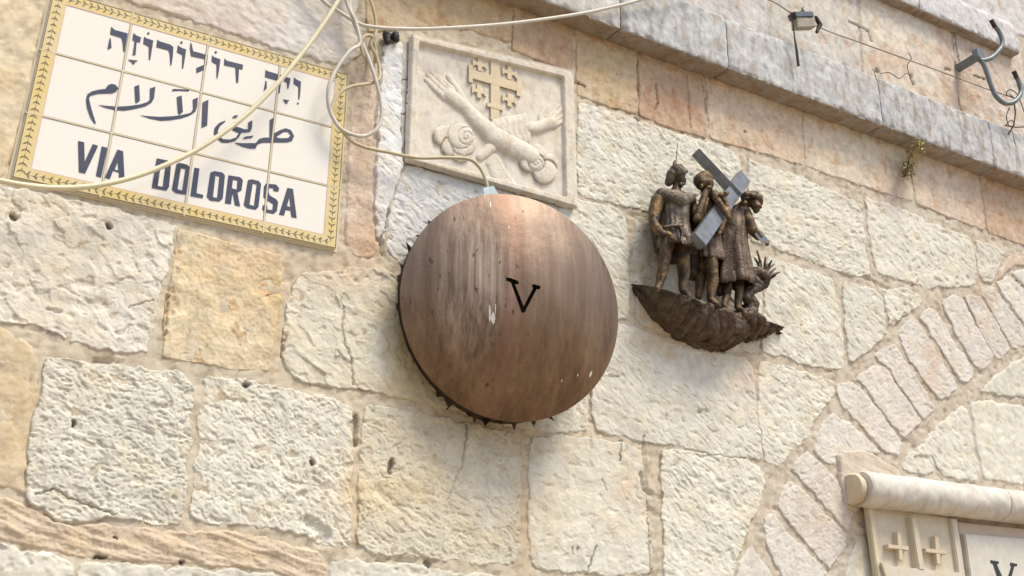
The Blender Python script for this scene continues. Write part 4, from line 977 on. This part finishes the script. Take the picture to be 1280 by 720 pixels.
# lumpy black clip left of the relief
def lump(name, parts, mat, parent, res=.003, smooth_it=6, noise=.0, dec=None):
    """one continuous body: tapered capsules fused by voxel remesh. parts: (p0, r0, p1, r1)"""
    bm = bmesh.new()
    for (a, ra, b, rb) in parts:
        a, b = Vector(a), Vector(b); t = b - a; L_ = t.length
        if L_ < 1e-5: t = Vector((0, 0, 1)); L_ = 1e-5
        q = t.normalized().to_track_quat('Z', 'Y').to_matrix().to_4x4()
        vs = []
        n = 14; prof_ = []
        for k in range(6): an = math.pi / 2 * k / 5; prof_.append((-ra * math.cos(an), ra * math.sin(an)))
        for k in range(6): an = math.pi / 2 * k / 5; prof_.append((L_ + rb * math.sin(an), rb * math.cos(an)))
        for (z, r) in prof_:
            r = max(r, 1e-5)
            vs.append([bm.verts.new(a + q @ Vector((r * math.cos(6.28318 * k / n), r * math.sin(6.28318 * k / n), z))) for k in range(n)])
        for i in range(len(vs) - 1):
            for k in range(n): bm.faces.new((vs[i][k], vs[i][(k + 1) % n], vs[i + 1][(k + 1) % n], vs[i + 1][k]))
        bm.faces.new(vs[0][::-1]); bm.faces.new(vs[-1])
    me = bpy.data.meshes.new('body'); bm.to_mesh(me); bm.free()
    ob = bpy.data.objects.new('body', me); COL.objects.link(ob)
    md = ob.modifiers.new('r', 'REMESH'); md.mode = 'VOXEL'; md.voxel_size = res
    ms = ob.modifiers.new('s', 'SMOOTH'); ms.factor = .5; ms.iterations = smooth_it
    dg = bpy.context.evaluated_depsgraph_get(); m2 = bpy.data.meshes.new_from_object(ob.evaluated_get(dg))
    nv = len(m2.vertices); co = np.zeros(nv * 3); m2.vertices.foreach_get('co', co); co = co.reshape(-1, 3)
    nn = np.zeros(nv * 3); m2.vertices.foreach_get('normal', nn); nn = nn.reshape(-1, 3)
    fs = [tuple(p_.vertices) for p_ in m2.polygons]
    bpy.data.objects.remove(ob); bpy.data.meshes.remove(m2); bpy.data.meshes.remove(me)
    if noise:
        dd = fbm(co[:, 0] / .015 + co[:, 1] / .02, co[:, 2] / .02 + co[:, 1] / .013, 71, 3) * noise
        co = co + nn * dd[:, None]
    return link_mesh(name, co, fs, mat, parent, True)
tag(lump('cable_clip', [(P(483, 43, .02), .011, P(484, 52, .02), .010), (P(494, 43, .02), .010, P(495, 49, .02), .010), (P(486, 45, .01), .008, P(496, 45, .01), .008)], M_BLACK, None, .002, 4, .002),
    'black rubber cable clip stuck on the wall left of the relief panel', 'clip')

# ==================================================================== BRONZE FIGURE GROUP
def bronze(name, c1, c2, c3, rough=.56, metal=.5):
    m, nt, p = new_mat(name); L = nt.links.new
    geo = node(nt, 'ShaderNodeNewGeometry')
    s = node(nt, 'ShaderNodeTexNoise', Scale=34.0, Detail=6.0, Roughness=0.65); L(geo.outputs['Position'], s.inputs['Vector'])
    cr = node(nt, 'ShaderNodeValToRGB'); L(s.outputs['Fac'], cr.inputs[0]); e = cr.color_ramp.elements
    e[0].position = .36; e[0].color = (*c1, 1); e[1].position = .68; e[1].color = (*c3, 1); k = e.new(.5); k.color = (*c2, 1)
    L(cr.outputs[0], p.inputs['Base Color']); p.inputs['Metallic'].default_value = metal; p.inputs['Roughness'].default_value = rough
    s2 = node(nt, 'ShaderNodeTexNoise', Scale=130.0, Detail=4.0); L(geo.outputs['Position'], s2.inputs['Vector'])
    b = node(nt, 'ShaderNodeBump', Strength=.8, Distance=.004); L(s2.outputs['Fac'], b.inputs['Height']); L(b.outputs[0], p.inputs['Normal'])
    return m
B_MAN = bronze('figure_bronze', (.030, .022, .014), (.105, .068, .034), (.25, .150, .060))
B_ARM = bronze('armour_bronze', (.055, .045, .034), (.14, .112, .082), (.25, .21, .165))
B_ROBE = bronze('robe_bronze', (.055, .038, .027), (.125, .088, .062), (.22, .165, .12))
B_BASE = bronze('mossy_bronze', (.050, .038, .028), (.10, .058, .038), (.11, .125, .085), rough=.6, metal=.45)
B_DARK = bronze('dark_bronze', (.04, .032, .025), (.09, .065, .045), (.15, .11, .08))
B_CROSS = plain_mat('grey_patina_bronze', (.20, .225, .25), rough=.42, metal=.45, scale=30, var=.12, bump=.15, col2=(.12, .125, .125))
grp = thing('bronze_sculpture', 'bronze figure group of three men carrying a cross on a rocky ledge', 'sculpture', Vector(P(890, 420, .02)))
S = 1 / 395.0
def C(lst):   # chain of (px, py, d, r_px)
    return [(P(a[0], a[1], a[2]), a[3] * S, P(b[0], b[1], b[2]), b[3] * S) for a, b in zip(lst[:-1], lst[1:])]
# rocky ledge
xsb = np.array([795, 806, 822, 850, 880, 905, 920, 945, 965, 979]); top = np.array([356, 356, 359, 367, 376, 384, 388, 396, 403, 408]); bot = np.array([362, 375, 396, 420, 436, 440, 438, 428, 420, 413])
N = 120; K = 60; co = []
for i in range(N):
    x = 795 + (979 - 795) * i / (N - 1); t_ = np.interp(x, xsb, top); b_ = np.interp(x, xsb, bot)
    dep = .125 * math.sin(math.pi * min(1, max(0, (i + 2) / (N + 3)))) ** .6
    for k in range(K):
        s_ = k / (K - 1)
        if s_ < .25: dd = dep * (s_ / .25); yy = t_ + (0) ; 
        else:
            a = (s_ - .25) / .75 * math.pi / 2; dd = dep * math.cos(a) ** .8 if math.cos(a) > 0 else 0; yy = t_ + (b_ - t_) * math.sin(a) ** .9
        # depth shifts the image point, so anchor on the front edge's pixel
        q = np.array(P(x, t_, max(.01, dep))); qb = np.array(P(x, b_, .02))
        fr = (yy - t_) / max(1e-6, (b_ - t_))
        z = q[2] * (1 - fr) + qb[2] * fr; xx = q[0] * (1 - fr * .6) + qb[0] * fr * .6
        fz, fe = facets(np.array([xx / .045]), np.array([z / .035 + s_ * 2.2]), 41)
        n = (.016 * float(fz[0]) - .008 * float(fe[0] < .10) + .006 * float(fbm(np.array([xx / .02]), np.array([z / .02 + s_ * 5]), 43, 3)[0])) * (1 if s_ > .27 else .25)
        co.append((xx + n * .3, -(dd + n * (1 if s_ > .1 else 0)), z - n * .7))
fs = []
for i in range(N - 1):
    for k in range(K - 1): a = i * K + k; fs.append((a, a + 1, a + K + 1, a + K))
fs += [tuple(range(K))[::-1], tuple(range((N - 1) * K, N * K))]
link_mesh('rock_base', co, fs, B_BASE, grp, True)

dS, dM, dJ = .085, .10, .085
def fingers(x, y, d, ang, ln=5.5, spread=.35, r=1.35):
    out_ = []
    for k, (a, l_) in enumerate(((-1.2, .85), (-.45, 1.0), (.3, .95), (1.0, .78))):
        t = ang + a * spread; x1, y1 = x + math.cos(t) * ln * l_ * .6, y + math.sin(t) * ln * l_ * .6
        out_ += C([(x + math.cos(t + 1.57) * a * 1.2, y + math.sin(t + 1.57) * a * 1.2, d, r), (x1, y1, d + .006, r * .95), (x1 + math.cos(t + .5) * ln * .4 * l_, y1 + math.sin(t + .5) * ln * .4 * l_, d + .002, r * .8)])
    t = ang - 1.15
    return out_ + C([(x, y, d, r), (x + math.cos(t) * ln * .6, y + math.sin(t) * ln * .6, d + .006, r)])
# soldier
body = C([(848, 226, dS, 6.5), (845, 238, dS, 5)]) + C([(845, 238, dS, 6), (843, 250, dS, 13), (842, 266, dS, 15), (844, 284, dS, 12.5)]) + C([(829, 248, dS, 8), (845, 246, dS, 9), (860, 250, dS - .02, 8)])
body += C([(835, 300, dS, 8), (831, 322, dS, 7.5), (828, 340, dS, 6.6), (824, 356, dS, 4.6)]) + C([(852, 300, dS, 9), (854, 322, dS + .01, 8), (855, 340, dS + .01, 7), (853, 362, dS + .01, 4.6), (861, 370, dS + .03, 4)]) + C([(824, 356, dS, 4.5), (821, 361, dS + .02, 4)])
body += C([(823, 250, dS, 8), (818, 266, dS, 7), (817, 280, dS + .01, 5.6), (828, 293, dS + .04, 4.6), (836, 294, dS + .05, 4.4)])
body += C([(863, 252, dS - .02, 7), (868, 266, dS, 5), (876, 262, dS + .01, 4.4), (881, 250, dS + .01, 4)])
body += fingers(839, 296, dS + .055, .6) + fingers(883, 248, dS + .012, -1.2)
lump('soldier', body, B_MAN, grp, .0022, 5, .0012)
lump('head', C([(848, 219, dS + .01, 7.6), (852, 226, dS + .012, 5.6)]) + C([(854, 222, dS + .018, 2.6), (857, 224, dS + .022, 1.2)]) + C([(851, 231, dS + .014, 3.6), (854, 230, dS + .018, 2.2)]), B_MAN, grp, .0016, 3)
lump('helmet', C([(846, 214, dS + .005, 9.2), (848, 216, dS + .008, 9.0)]) + C([(840, 218, dS, 7), (836, 228, dS - .01, 5.0)]) + C([(850, 210, dS + .01, 5), (857, 214, dS + .02, 3.0)]) + C([(843, 205, dS, 2.4), (844, 202, dS, 2.2)]), B_ARM, grp, .0018, 3)
# tunic: lathe-like skirt with pleats
def skirt(name, rows, mat, pleat=.12, nple=16, thick=True, seed=0):
    """rows: (px, py, d, rx_px, ry_px) centre and half axes"""
    n = 72; co, fs = [], []
    rr_ = []
    for i in range(len(rows) - 1):
        for k in range(5): t = k / 5; rr_.append([rows[i][j] * (1 - t) + rows[i + 1][j] * t for j in range(5)])
    rr_.append(list(rows[-1]))
    m = len(rr_)
    for i, (x, y, d, rx, ry) in enumerate(rr_):
        c_ = np.array(P(x, y, d)); f_ = i / (m - 1)
        for k in range(n):
            a = 6.28318 * k / n
            pl = 1 + pleat * f_ * math.sin(nple * a + 2 * math.sin(3 * a + seed)) * .5 + pleat * .5 * f_ * math.sin(5 * a + seed)
            co.append((c_[0] + rx * S * math.cos(a) * pl, c_[1] + ry * S * math.sin(a) * pl, c_[2] + .006 * f_ * math.sin(2 * a + seed)))
    for i in range(m - 1):
        for k in range(n): a, b = i * n + k, i * n + (k + 1) % n; fs.append((a, b, b + n, a + n))
    # inner side of the cloth
    base = len(co)
    for i in (m - 1, m - 3):
        x, y, d, rx, ry = rr_[i]; c_ = np.array(P(x, y - 1, d))
        for k in range(n):
            a = 6.28318 * k / n; co.append((c_[0] + (rx - 1.6) * S * math.cos(a), c_[1] + (ry - 1.6) * S * math.sin(a), c_[2]))
    for k in range(n): fs.append(((m - 1) * n + k, (m - 1) * n + (k + 1) % n, base + (k + 1) % n, base + k)); fs.append((base + k, base + (k + 1) % n, base + n + (k + 1) % n, base + n + k))
    fs.append(tuple(range(base + n, base + 2 * n))); fs.append(tuple(range(n))[::-1])
    return link_mesh(name, co, fs, mat, grp, True)
skirt('tunic', [(843, 243, dS, 15, 12), (843, 258, dS, 18.5, 16.5), (844, 278, dS, 16.5, 15), (845, 292, dS, 18.5, 17), (849, 313, dS, 23, 20)], B_ARM, .20, 12, seed=1)
lump('belt', C([(830, 284, dS + .030, 2.2), (844, 282, dS + .044, 2.4), (859, 282, dS + .030, 2.2)]) + C([(850, 282, dS + .044, 2.2), (853, 292, dS + .046, 1.8), (851, 302, dS + .050, 1.6)]), B_DARK, grp, .0018, 2)
lump('cape_collar', C([(828, 244, dS + .005, 9), (838, 247, dS + .022, 9), (849, 251, dS + .03, 10), (862, 249, dS + .005, 8)]) + C([(822, 250, dS - .01, 8), (818, 262, dS - .01, 7)]), B_ARM, grp, .002, 4, .0015)
lump('cape', C([(824, 250, dS - .03, 8), (822, 280, dS - .04, 9), (826, 312, dS - .04, 7)]) + C([(838, 250, dS - .04, 9), (840, 300, dS - .045, 12), (842, 322, dS - .045, 8)]) + C([(852, 250, dS - .045, 9), (858, 300, dS - .045, 9), (866, 345, dS - .045, 6)]), B_DARK, grp, .003, 3, .004)
lump('drapery', C([(896, 262, .05, 9), (898, 300, .05, 11), (902, 335, .05, 8), (900, 366, .05, 4)]) + C([(872, 262, .05, 6), (868, 300, .05, 8), (866, 340, .05, 7)]), B_DARK, grp, .003, 3, .004)
tube('spear', [P(843, 232, dS - .01), P(845, 205, dS - .01), P(847, 178, dS - .01)], [.0022, .0016, .0010], B_DARK, grp, 6, 2)
tube('sword', [P(833, 296, dS + .05), P(828, 325, dS + .03), P(826, 350, dS + .01)], [.005, .005, .003], B_DARK, grp, 6, 2)

# middle man
body = C([(880, 236, dM, 5), (886, 246, dM - .01, 6)]) + C([(888, 248, dM - .02, 9), (886, 266, dM - .02, 12.5), (884, 288, dM - .02, 11.5)])
body += C([(886, 300, dM - .02, 9), (889, 328, dM, 8), (891, 350, dM, 7), (888, 374, dM, 4.4), (896, 381, dM + .02, 3.8)]) + C([(880, 300, dM - .03, 9), (877, 330, dM - .04, 8), (876, 350, dM - .04, 6.5), (873, 371, dM - .04, 4.2)])
body += C([(882, 250, dM, 5.6), (876, 268, dM + .02, 5.6), (871, 274, dM + .025, 5.0), (877, 256, dM + .03, 4.6), (882, 240, dM + .03, 3.6), (886, 236, dM + .03, 3.0)])
body += C([(893, 243, dM + .01, 6), (898, 252, dM + .06, 4), (911, 272, dM + .07, 3.4), (909, 260, dM + .065, 3.2), (905, 248, dM + .06, 3.4)]) + C([(901, 244, dM + .06, 3.4), (907, 243, dM + .06, 3.2)])
body += fingers(886, 236, dM + .034, -1.0, 4.5) + fingers(907, 243, dM + .066, -.6, 4.5) + fingers(903, 246, dM + .03, -1.4, 4)
lump('cross_bearer', body, B_MAN, grp, .0022, 4, .0012)
lump('head', C([(878, 229, dM + .005, 9), (884, 229, dM + .012, 8)]) + C([(889, 229, dM + .024, 2.4), (891, 231, dM + .026, 1.6)]) + C([(886, 236, dM + .018, 4.2), (888, 236, dM + .02, 3)]) + C([(877, 232, dM + .024, 2.2), (877, 234, dM + .024, 1.8)]), B_MAN, grp, .0015, 3)
lump('headcloth', C([(876, 226, dM, 9.4), (881, 222, dM + .004, 8.8), (884, 223, dM + .006, 7.6)]), B_MAN, grp, .0018, 2)
skirt('tunic', [(886, 246, dM - .02, 10, 9), (885, 262, dM - .02, 14.5, 14), (885, 284, dM - .02, 14.5, 14), (886, 306, dM - .02, 15.5, 15), (889, 327, dM - .015, 17, 15)], B_ROBE, .22, 9, seed=2)

# bent man in the robe
body = C([(930, 256, dJ + .02, 6), (924, 262, dJ, 8)]) + C([(921, 268, dJ, 12), (917, 284, dJ - .005, 14), (916, 300, dJ - .005, 13)])
body += C([(910, 345, dJ - .02, 6), (909, 366, dJ - .01, 5.2), (905, 382, dJ, 3.8), (910, 388, dJ + .02, 3.4)]) + C([(924, 345, dJ, 6), (924, 368, dJ, 5.4), (922, 384, dJ, 4.2), (931, 392, dJ + .03, 3.6)])
body += C([(930, 264, dJ + .015, 8), (936, 276, dJ + .03, 7.2), (940, 287, dJ + .035, 6.4), (948, 295, dJ + .04, 5.6)])
body += C([(910, 262, dJ + .02, 6), (903, 276, dJ + .03, 5), (900, 288, dJ + .04, 4)])
body += fingers(957, 302, dJ + .048, .9, 6) + fingers(899, 290, dJ + .045, 1.6, 5)
lump('bent_man', body, B_MAN, grp, .0022, 4, .0012)
skirt('robe', [(921, 264, dJ, 13, 11), (918, 284, dJ, 17, 15), (917, 305, dJ, 17.5, 15), (919, 330, dJ, 20, 17), (921, 357, dJ, 21.5, 18)], B_ROBE, .24, 8, seed=4)
lump('head', C([(941, 252, dJ + .035, 8), (945, 258, dJ + .045, 6)]) + C([(949, 257, dJ + .055, 2.6), (951, 259, dJ + .058, 1.8)]) + C([(945, 263, dJ + .045, 4), (947, 262, dJ + .05, 3)]), B_MAN, grp, .0016, 3)
lump('crown_of_thorns', [(P(941 + 11 * math.cos(a) - 1, 249 + 5.5 * math.sin(a) + 3 * math.cos(a), dJ + .035 - .025 * math.sin(a)), 3.4 * S, P(941 + 11 * math.cos(a + .5) - 1, 249 + 5.5 * math.sin(a + .5) + 3 * math.cos(a + .5), dJ + .035 - .025 * math.sin(a + .5)), 3.2 * S) for a in np.arange(0, 6.3, .5)]
     + C([(934, 250, dJ + .02, 6), (942, 245, dJ + .025, 7), (948, 249, dJ + .03, 6)]), B_DARK, grp, .0016, 1, .003)
cf = [P(x, y, d) for d in (.135, .105) for (x, y) in ((943, 292), (951, 288), (960, 299), (953, 305))]
link_mesh('cuff', cf, [(0, 1, 2, 3), (7, 6, 5, 4), (0, 4, 5, 1), (1, 5, 6, 2), (2, 6, 7, 3), (3, 7, 4, 0)], B_CROSS, grp, False)

# the cross: two beams
def beam(name, a, b, w, h_, mat, parent, roll=0.0):
    a, b = Vector(a), Vector(b); t = (b - a).normalized()
    s1 = t.cross(Vector((0, -1, 0))).normalized(); s2 = t.cross(s1).normalized()
    c1 = s1 * math.cos(roll) + s2 * math.sin(roll); c2 = -s1 * math.sin(roll) + s2 * math.cos(roll)
    bm = bmesh.new(); vs = []
    for q in (a, b):
        for (i, j) in ((-1, -1), (1, -1), (1, 1), (-1, 1)): vs.append(bm.verts.new(q + c1 * i * w / 2 + c2 * j * h_ / 2))
    for f_ in [(0, 1, 2, 3), (7, 6, 5, 4), (0, 4, 5, 1), (1, 5, 6, 2), (2, 6, 7, 3), (3, 7, 4, 0)]: bm.faces.new([vs[k] for k in f_])
    bmesh.ops.recalc_face_normals(bm, faces=bm.faces)
    bmesh.ops.bevel(bm, geom=bm.edges[:], offset=.0016, segments=2, affect='EDGES')
    bm.verts.index_update(); co_ = np.array([v_.co[:] for v_ in bm.verts]); fs_ = [tuple(v_.index for v_ in f_.verts) for f_ in bm.faces]; bm.free()
    return link_mesh(name, co_, fs_, mat, parent, True, None, 40)
crs = beam('cross', P(869, 190, .075), P(922, 246, .095), .030, .026, B_CROSS, grp, math.radians(38))
beam('crossbeam', P(929, 222, .055), P(872, 302, .200), .048, .024, B_CROSS, grp, math.radians(4))

# thorny plant
st = [(925, 392, .09, 6), (937, 392, .09, 7), (942, 380, .085, 7), (933, 372, .09, 6.5), (938, 362, .09, 6.5), (950, 358, .085, 6), (942, 350, .09, 6), (937, 340, .085, 5.5), (950, 340, .09, 6), (957, 346, .085, 6.5), (956, 356, .08, 5)]
lump('thorn_bush', C(st) + C([(930, 388, .06, 7), (945, 396, .07, 6), (952, 400, .08, 5)]), B_DARK, grp, .0024, 2, .004)
for (x0, y0, x1, y1) in ((952, 338, 946, 313), (950, 335, 943, 322), (956, 338, 957, 321), (958, 340, 965, 325), (960, 343, 970, 335), (961, 346, 975, 340), (960, 349, 970, 344), (958, 338, 960, 330), (944, 338, 940, 334), (955, 341, 968, 330), (948, 338, 952, 326)):
    tube('thorn', [P(x0, y0, .085), P((x0 + x1) / 2 + random.uniform(-1, 1), (y0 + y1) / 2, .09), P(x1, y1, .09 + random.uniform(-.02, .02))], [.0056, .0046, .0018], B_DARK, grp, 6, 2)

# ==================================================================== DOORWAY MOULDING, CARVED STONE, PLAQUE
door = thing('door_surround', 'carved stone door head with cream roll moulding at the lower right', 'door surround', Vector(P(1180, 700, 0)))
CR = (.60, .555, .47)
ra = .0555
def cyl_prof(dc, zc, r, n=20):
    pr = [(-.005, zc + r * .75)]
    for k in range(n + 1):
        a = math.radians(118 - k * (236 / n)); pr.append((dc + r * math.cos(a), zc + r * math.sin(a)))
    pr.append((-.005, zc - r * .75)); return pr
c0 = P(1086, 612, .05); c1 = P(1240, 630, .05)
sk = (c1[2] - c0[2]) / (c1[0] - c0[0])
xj = float(P(1249, 632, .05)[0]); xl = float(P(1076, 611, .05)[0])
profile_block('roll_moulding', xl, xj - .002, cyl_prof(.05, c0[2] - sk * (c0[0] - xl), ra), M_CARVED, door, (.62, .595, .54), .0018, .006, .004, 700, zskew=sk, darks=.22)
profile_block('roll_moulding', xj + .002, xj + 1.1, cyl_prof(.05, c0[2] + sk * (xj - c0[0]), ra), M_CARVED, door, (.62, .59, .53), .0018, .006, .004, 707, zskew=sk, darks=.22)
# end return of the moulding: short stub to the left
profile_block('moulding_end', xl - .026, xl - .001, cyl_prof(.034, c0[2] - sk * (c0[0] - xl), ra * .90), M_CARVED, door, (.61, .54, .41), .0018, .006, .004, 714)
def slab(name, quad, d1, d0, base, parent=door, bev=.003, mat=None):
    bm = bmesh.new(); vs = []
    w_ = [P(*q, d1) for q in quad]
    for q in w_: vs.append(bm.verts.new(q))
    for q in w_: vs.append(bm.verts.new((q[0], -d0, q[2])))
    m = len(quad)
    bm.faces.new(vs[:m]); bm.faces.new(vs[m:][::-1])
    for k in range(m): bm.faces.new((vs[k], vs[k + m], vs[(k + 1) % m + m], vs[(k + 1) % m]))
    bmesh.ops.recalc_face_normals(bm, faces=bm.faces)
    if bev: bmesh.ops.bevel(bm, geom=[e for e in bm.edges if all(abs(v_.co.y + d1) < 1e-5 for v_ in e.verts)], offset=bev, segments=2, affect='EDGES')
    bm.verts.index_update(); co_ = np.array([v_.co[:] for v_ in bm.verts]); fs_ = [tuple(v_.index for v_ in f_.verts) for f_ in bm.faces]; bm.free()
    return link_mesh(name, co_, fs_, mat or M_CARVED, parent, True, np.tile(base, (len(co_), 1)), 35)
slab('carved_panel', [(1085, 632), (1197, 648), (1212, 790), (1102, 775)], .022, -.005, (.60, .54, .42))
slab('panel_rim', [(1085, 632), (1092, 633), (1104, 725), (1098, 725)], .040, .021, (.60, .53, .38))
slab('panel_rim', [(1189, 648), (1197, 649), (1210, 740), (1202, 739)], .036, .021, (.60, .55, .46))
slab('panel_bar', [(1139, 646), (1146, 647), (1157, 713), (1149, 712)], .046, .0215, (.60, .54, .42))
slab('panel_step', [(1102, 706), (1203, 716), (1208, 745), (1107, 735)], .044, .021, (.60, .55, .46))
slab('panel_step', [(1102, 703), (1106, 704), (1113, 722), (1108, 722)], .052, .043, (.60, .53, .40), bev=.001)
for (cx, cy) in ((1124, 682), (1171, 687)):
    cr_ = slab('carved_cross', [(cx - 2.5, cy - 17), (cx + 2.5, cy - 16), (cx + 5.5, cy + 18), (cx + .5, cy + 18)], .042, .0215, (.60, .52, .38), bev=.001)
    slab('cross_arm', [(cx - 14, cy - 2), (cx + 12, cy + 1), (cx + 12.6, cy + 6), (cx - 13.4, cy + 3)], .043, .0215, (.60, .52, .40), cr_, bev=.001)
slab('lintel_stone', [(1197, 652), (1290, 662), (1400, 674), (1400, 830), (1214, 800)], .018, -.005, (.58, .48, .38))
plq = thing('stone_plaque', 'pale flat stone plaque with black numeral under the roll moulding', 'plaque', Vector(P(1250, 700, .02)))
slab('plaque_face', [(1206, 667), (1290, 674), (1400, 684), (1400, 830), (1226, 810)], .036, .0185, (.61, .585, .52), plq)
flat_glyph([[(1238, 700), (1249, 702), (1248, 705), (1246, 705), (1257, 730), (1264, 708), (1262, 707), (1263, 703), (1272, 705), (1271, 708), (1268, 708), (1258, 745), (1254, 745), (1241, 705), (1238, 704)]], .0366, 'letter', plain_mat('black_paint', (.02, .02, .02), rough=.5, bump=0), plq)

# ==================================================================== WIRE, INSULATOR BLOCK, HOOK
tag(tube('wire', pth([(900, -40, .10), (950, -6, .10), (970, 4, .10), (990, 17, .10), (1028, 36, .10), (1080, 55, .10), (1133, 74, .10), (1180, 91, .10), (1230, 110, .11), (1266, 122, .12), (1271, 125, .12), (1262, 118, .115)]), .0024, M_WIRE, None, 6, 6),
    'thin grey wire stretched above the ledge to the steel hook', 'wire')
blk = thing('wire_clamp', 'small grey and cream wire clamp with a hanging strap above the ledge', 'clamp', Vector(P(1005, 28, .10)))
def sbox(name, quad, d1, d0, mat, parent): return slab(name, quad, d1, d0, (.5, .5, .5), parent, .0015, mat)
sbox('clamp_body', [(996, 21), (1019, 22), (1020, 33), (997, 34)], .118, .090, plain_mat('aged_cream_ceramic', (.33, .30, .22), rough=.5, bump=.1, var=.15), blk)
sbox('clamp_cover', [(993, 14), (1016, 14), (1018, 20), (996, 21)], .122, .088, M_BLUEG, blk)
lump('clamp_jaw', [(P(1020, 22, .11), .007, P(1025, 31, .11), .009), (P(1025, 31, .11), .008, P(1021, 40, .11), .006)], M_DARK, blk, .002, 2)
lump('clamp_jaw', [(P(990, 17, .11), .006, P(992, 22, .11), .006)], M_DARK, blk, .002, 2)
tube('spike', [P(1002, 14, .11), P(1005, 7, .11)], [.003, .001], M_BLACK, blk, 6, 2); tube('spike', [P(1005, 14, .11), P(1001, 9, .11)], [.003, .001], M_BLACK, blk, 6, 2)
tube('strap', pth([(991, 22, .11), (993, 45, .11), (996, 64, .11), (998, 82, .11)]), [.0022, .0028, .005, .0055], M_DARK, blk, 6, 4)
hk = thing('steel_hook', 'grey steel wall bracket with two upturned threaded hooks, top right', 'bracket', Vector(P(1198, 85, .0)))
tube('stub', [P(1196, 86, .0), P(1210, 78, .05), P(1224, 69, .11)], .017, M_GREY, hk, 16, 3)
tube('flange', [P(1220, 70, .10), P(1226, 67, .12)], .027, M_GREY, hk, 18, 2)
tube('hook', pth([(1226, 76, .12), (1238, 73, .13), (1248, 64, .14), (1253, 54, .145), (1250, 42, .145), (1244, 33, .145)]), .0092, M_GREY, hk, 12, 6)
tube('threaded_tip', pth([(1244, 34, .145), (1241, 29, .145), (1239, 25, .145)]), .0092, M_DARK, hk, 10, 3)
tube('hook', pth([(1226, 76, .12), (1231, 84, .12), (1238, 104, .12), (1245, 120, .125), (1256, 129, .13), (1268, 127, .14), (1276, 116, .145), (1274, 104, .145), (1271, 97, .145)]), .0092, M_GREY, hk, 12, 6)
tube('threaded_tip', pth([(1271, 98, .145), (1269, 93, .145), (1267, 89, .145)]), .0092, M_DARK, hk, 10, 3)
tag(tube('wire', pth([(1268, 130, .12), (1269, 142, .11), (1267, 156, .10), (1262, 165, .09), (1252, 182, .06)]), .0026, M_DARK, None, 6, 5), 'dark twisted wire end hanging below the steel hook', 'wire')
tag(tube('wire', pth([(1256, 157, .10), (1264, 158, .105), (1272, 159, .11), (1290, 158, .11), (1340, 156, .08)]), .0022, M_DARK, None, 6, 5), 'short black wire leading right from the twisted knot below the hook', 'wire')
tag(tube('wire', pth([(1264, 160, .10), (1268, 175, .09), (1272, 195, .08), (1277, 206, .07)]), .0012, M_DARK, None, 6, 5), 'thin drooping wire strand below the knot at the right edge', 'wire')
for (pts_, lab) in (([(1136, 66, .03), (1139, 74, .03), (1134, 82, .02), (1137, 95, .02), (1141, 106, .02)], 'rusty wire tie on the wall midway along the stretched wire'),
                    ([(1100, 92, .05), (1112, 91, .05), (1124, 98, .06), (1132, 92, .05), (1138, 94, .04)], 'curly bit of thin wire lying on the ledge'),
                    ([(1090, 86, .05), (1093, 90, .055), (1095, 100, .062), (1099, 118, .066), (1103, 142, .066)], 'thin dark wire hanging down the joint of the ledge')):
    tag(tube('wire', pth(pts_), .0016, M_DARK, None, 5, 5), lab, 'wire')

tag(tube('wire', pth([(1266, 122, .125), (1258, 118, .13), (1262, 112, .135), (1270, 116, .14), (1276, 128, .14), (1284, 150, .12), (1296, 176, .09)]), .0018, M_DARK, None, 6, 6), 'thin dark wire looped round the lower arm of the hook', 'wire')
tag(tube('wire', pth([(1262, 134, .12), (1258, 146, .11), (1262, 158, .10), (1268, 156, .10), (1264, 150, .10), (1258, 156, .10)]), .0020, M_DARK, None, 6, 6), 'small twisted black wire knot beneath the hook', 'wire')
# ==================================================================== PLANT IN THE JOINT
M_LEAF = plain_mat('pale_green_leaf', (.30, .30, .08), rough=.7, scale=80, bump=0, col2=(.36, .30, .12))
M_DRY = plain_mat('dry_stem', (.20, .14, .06), rough=.9, scale=80, bump=0)
plant = thing('wall_plant', 'small yellowish weed growing out of a joint under the ledge', 'plant', Vector(P(1136, 220, .02)))
tube('stem', pth([(1133, 220, .005), (1135, 205, .02), (1138, 194, .06), (1145, 182, .10)]), [.003, .0022, .0014], M_DRY, plant, 6, 4)
tube('stem', pth([(1133, 220, .005), (1131, 210, .02), (1129, 202, .03)]), [.003, .0015], M_DRY, plant, 6, 4)
for (cx, cy, d, rad, n_) in ((1145, 182, .10, .024, 60), (1149, 187, .08, .016, 24), (1132, 216, .03, .030, 80), (1137, 207, .035, .020, 30), (1139, 195, .06, .014, 20)):
    c_ = V3(cx, cy, d)
    for k in range(n_):
        o3 = Vector([random.gauss(0, .5) for _ in range(3)]) * rad; o3.y = -abs(o3.y) * .8
        a = Vector([random.uniform(-1, 1) for _ in range(3)]).normalized(); b = a.orthogonal().normalized(); l3 = random.uniform(.011, .022)
        q = c_ + o3
        link_mesh('leaf', [tuple(q), tuple(q + a * l3 * .5 + b * l3 * .32), tuple(q + a * l3), tuple(q + a * l3 * .5 - b * l3 * .32)], [(0, 1, 2, 3)], M_LEAF if cy < 200 or k % 3 else M_DRY, plant, False)

# ==================================================================== THE STREET BELOW
v = np.array([(-40, -60, 0), (60, -60, 0), (60, .0, 0), (-40, .0, 0)], float)
st_ = link_mesh('street', v, [(0, 1, 2, 3)], plain_mat('street_paving', (.36, .28, .19), rough=.8, scale=4, var=.1), None, False); st_['kind'] = 'structure'
for o in COL.objects:
    if o.get('category') == 'cable': o['group'] = 'cables strung across the wall'
    elif o.get('category') == 'wire': o['group'] = 'thin wires above the ledge'
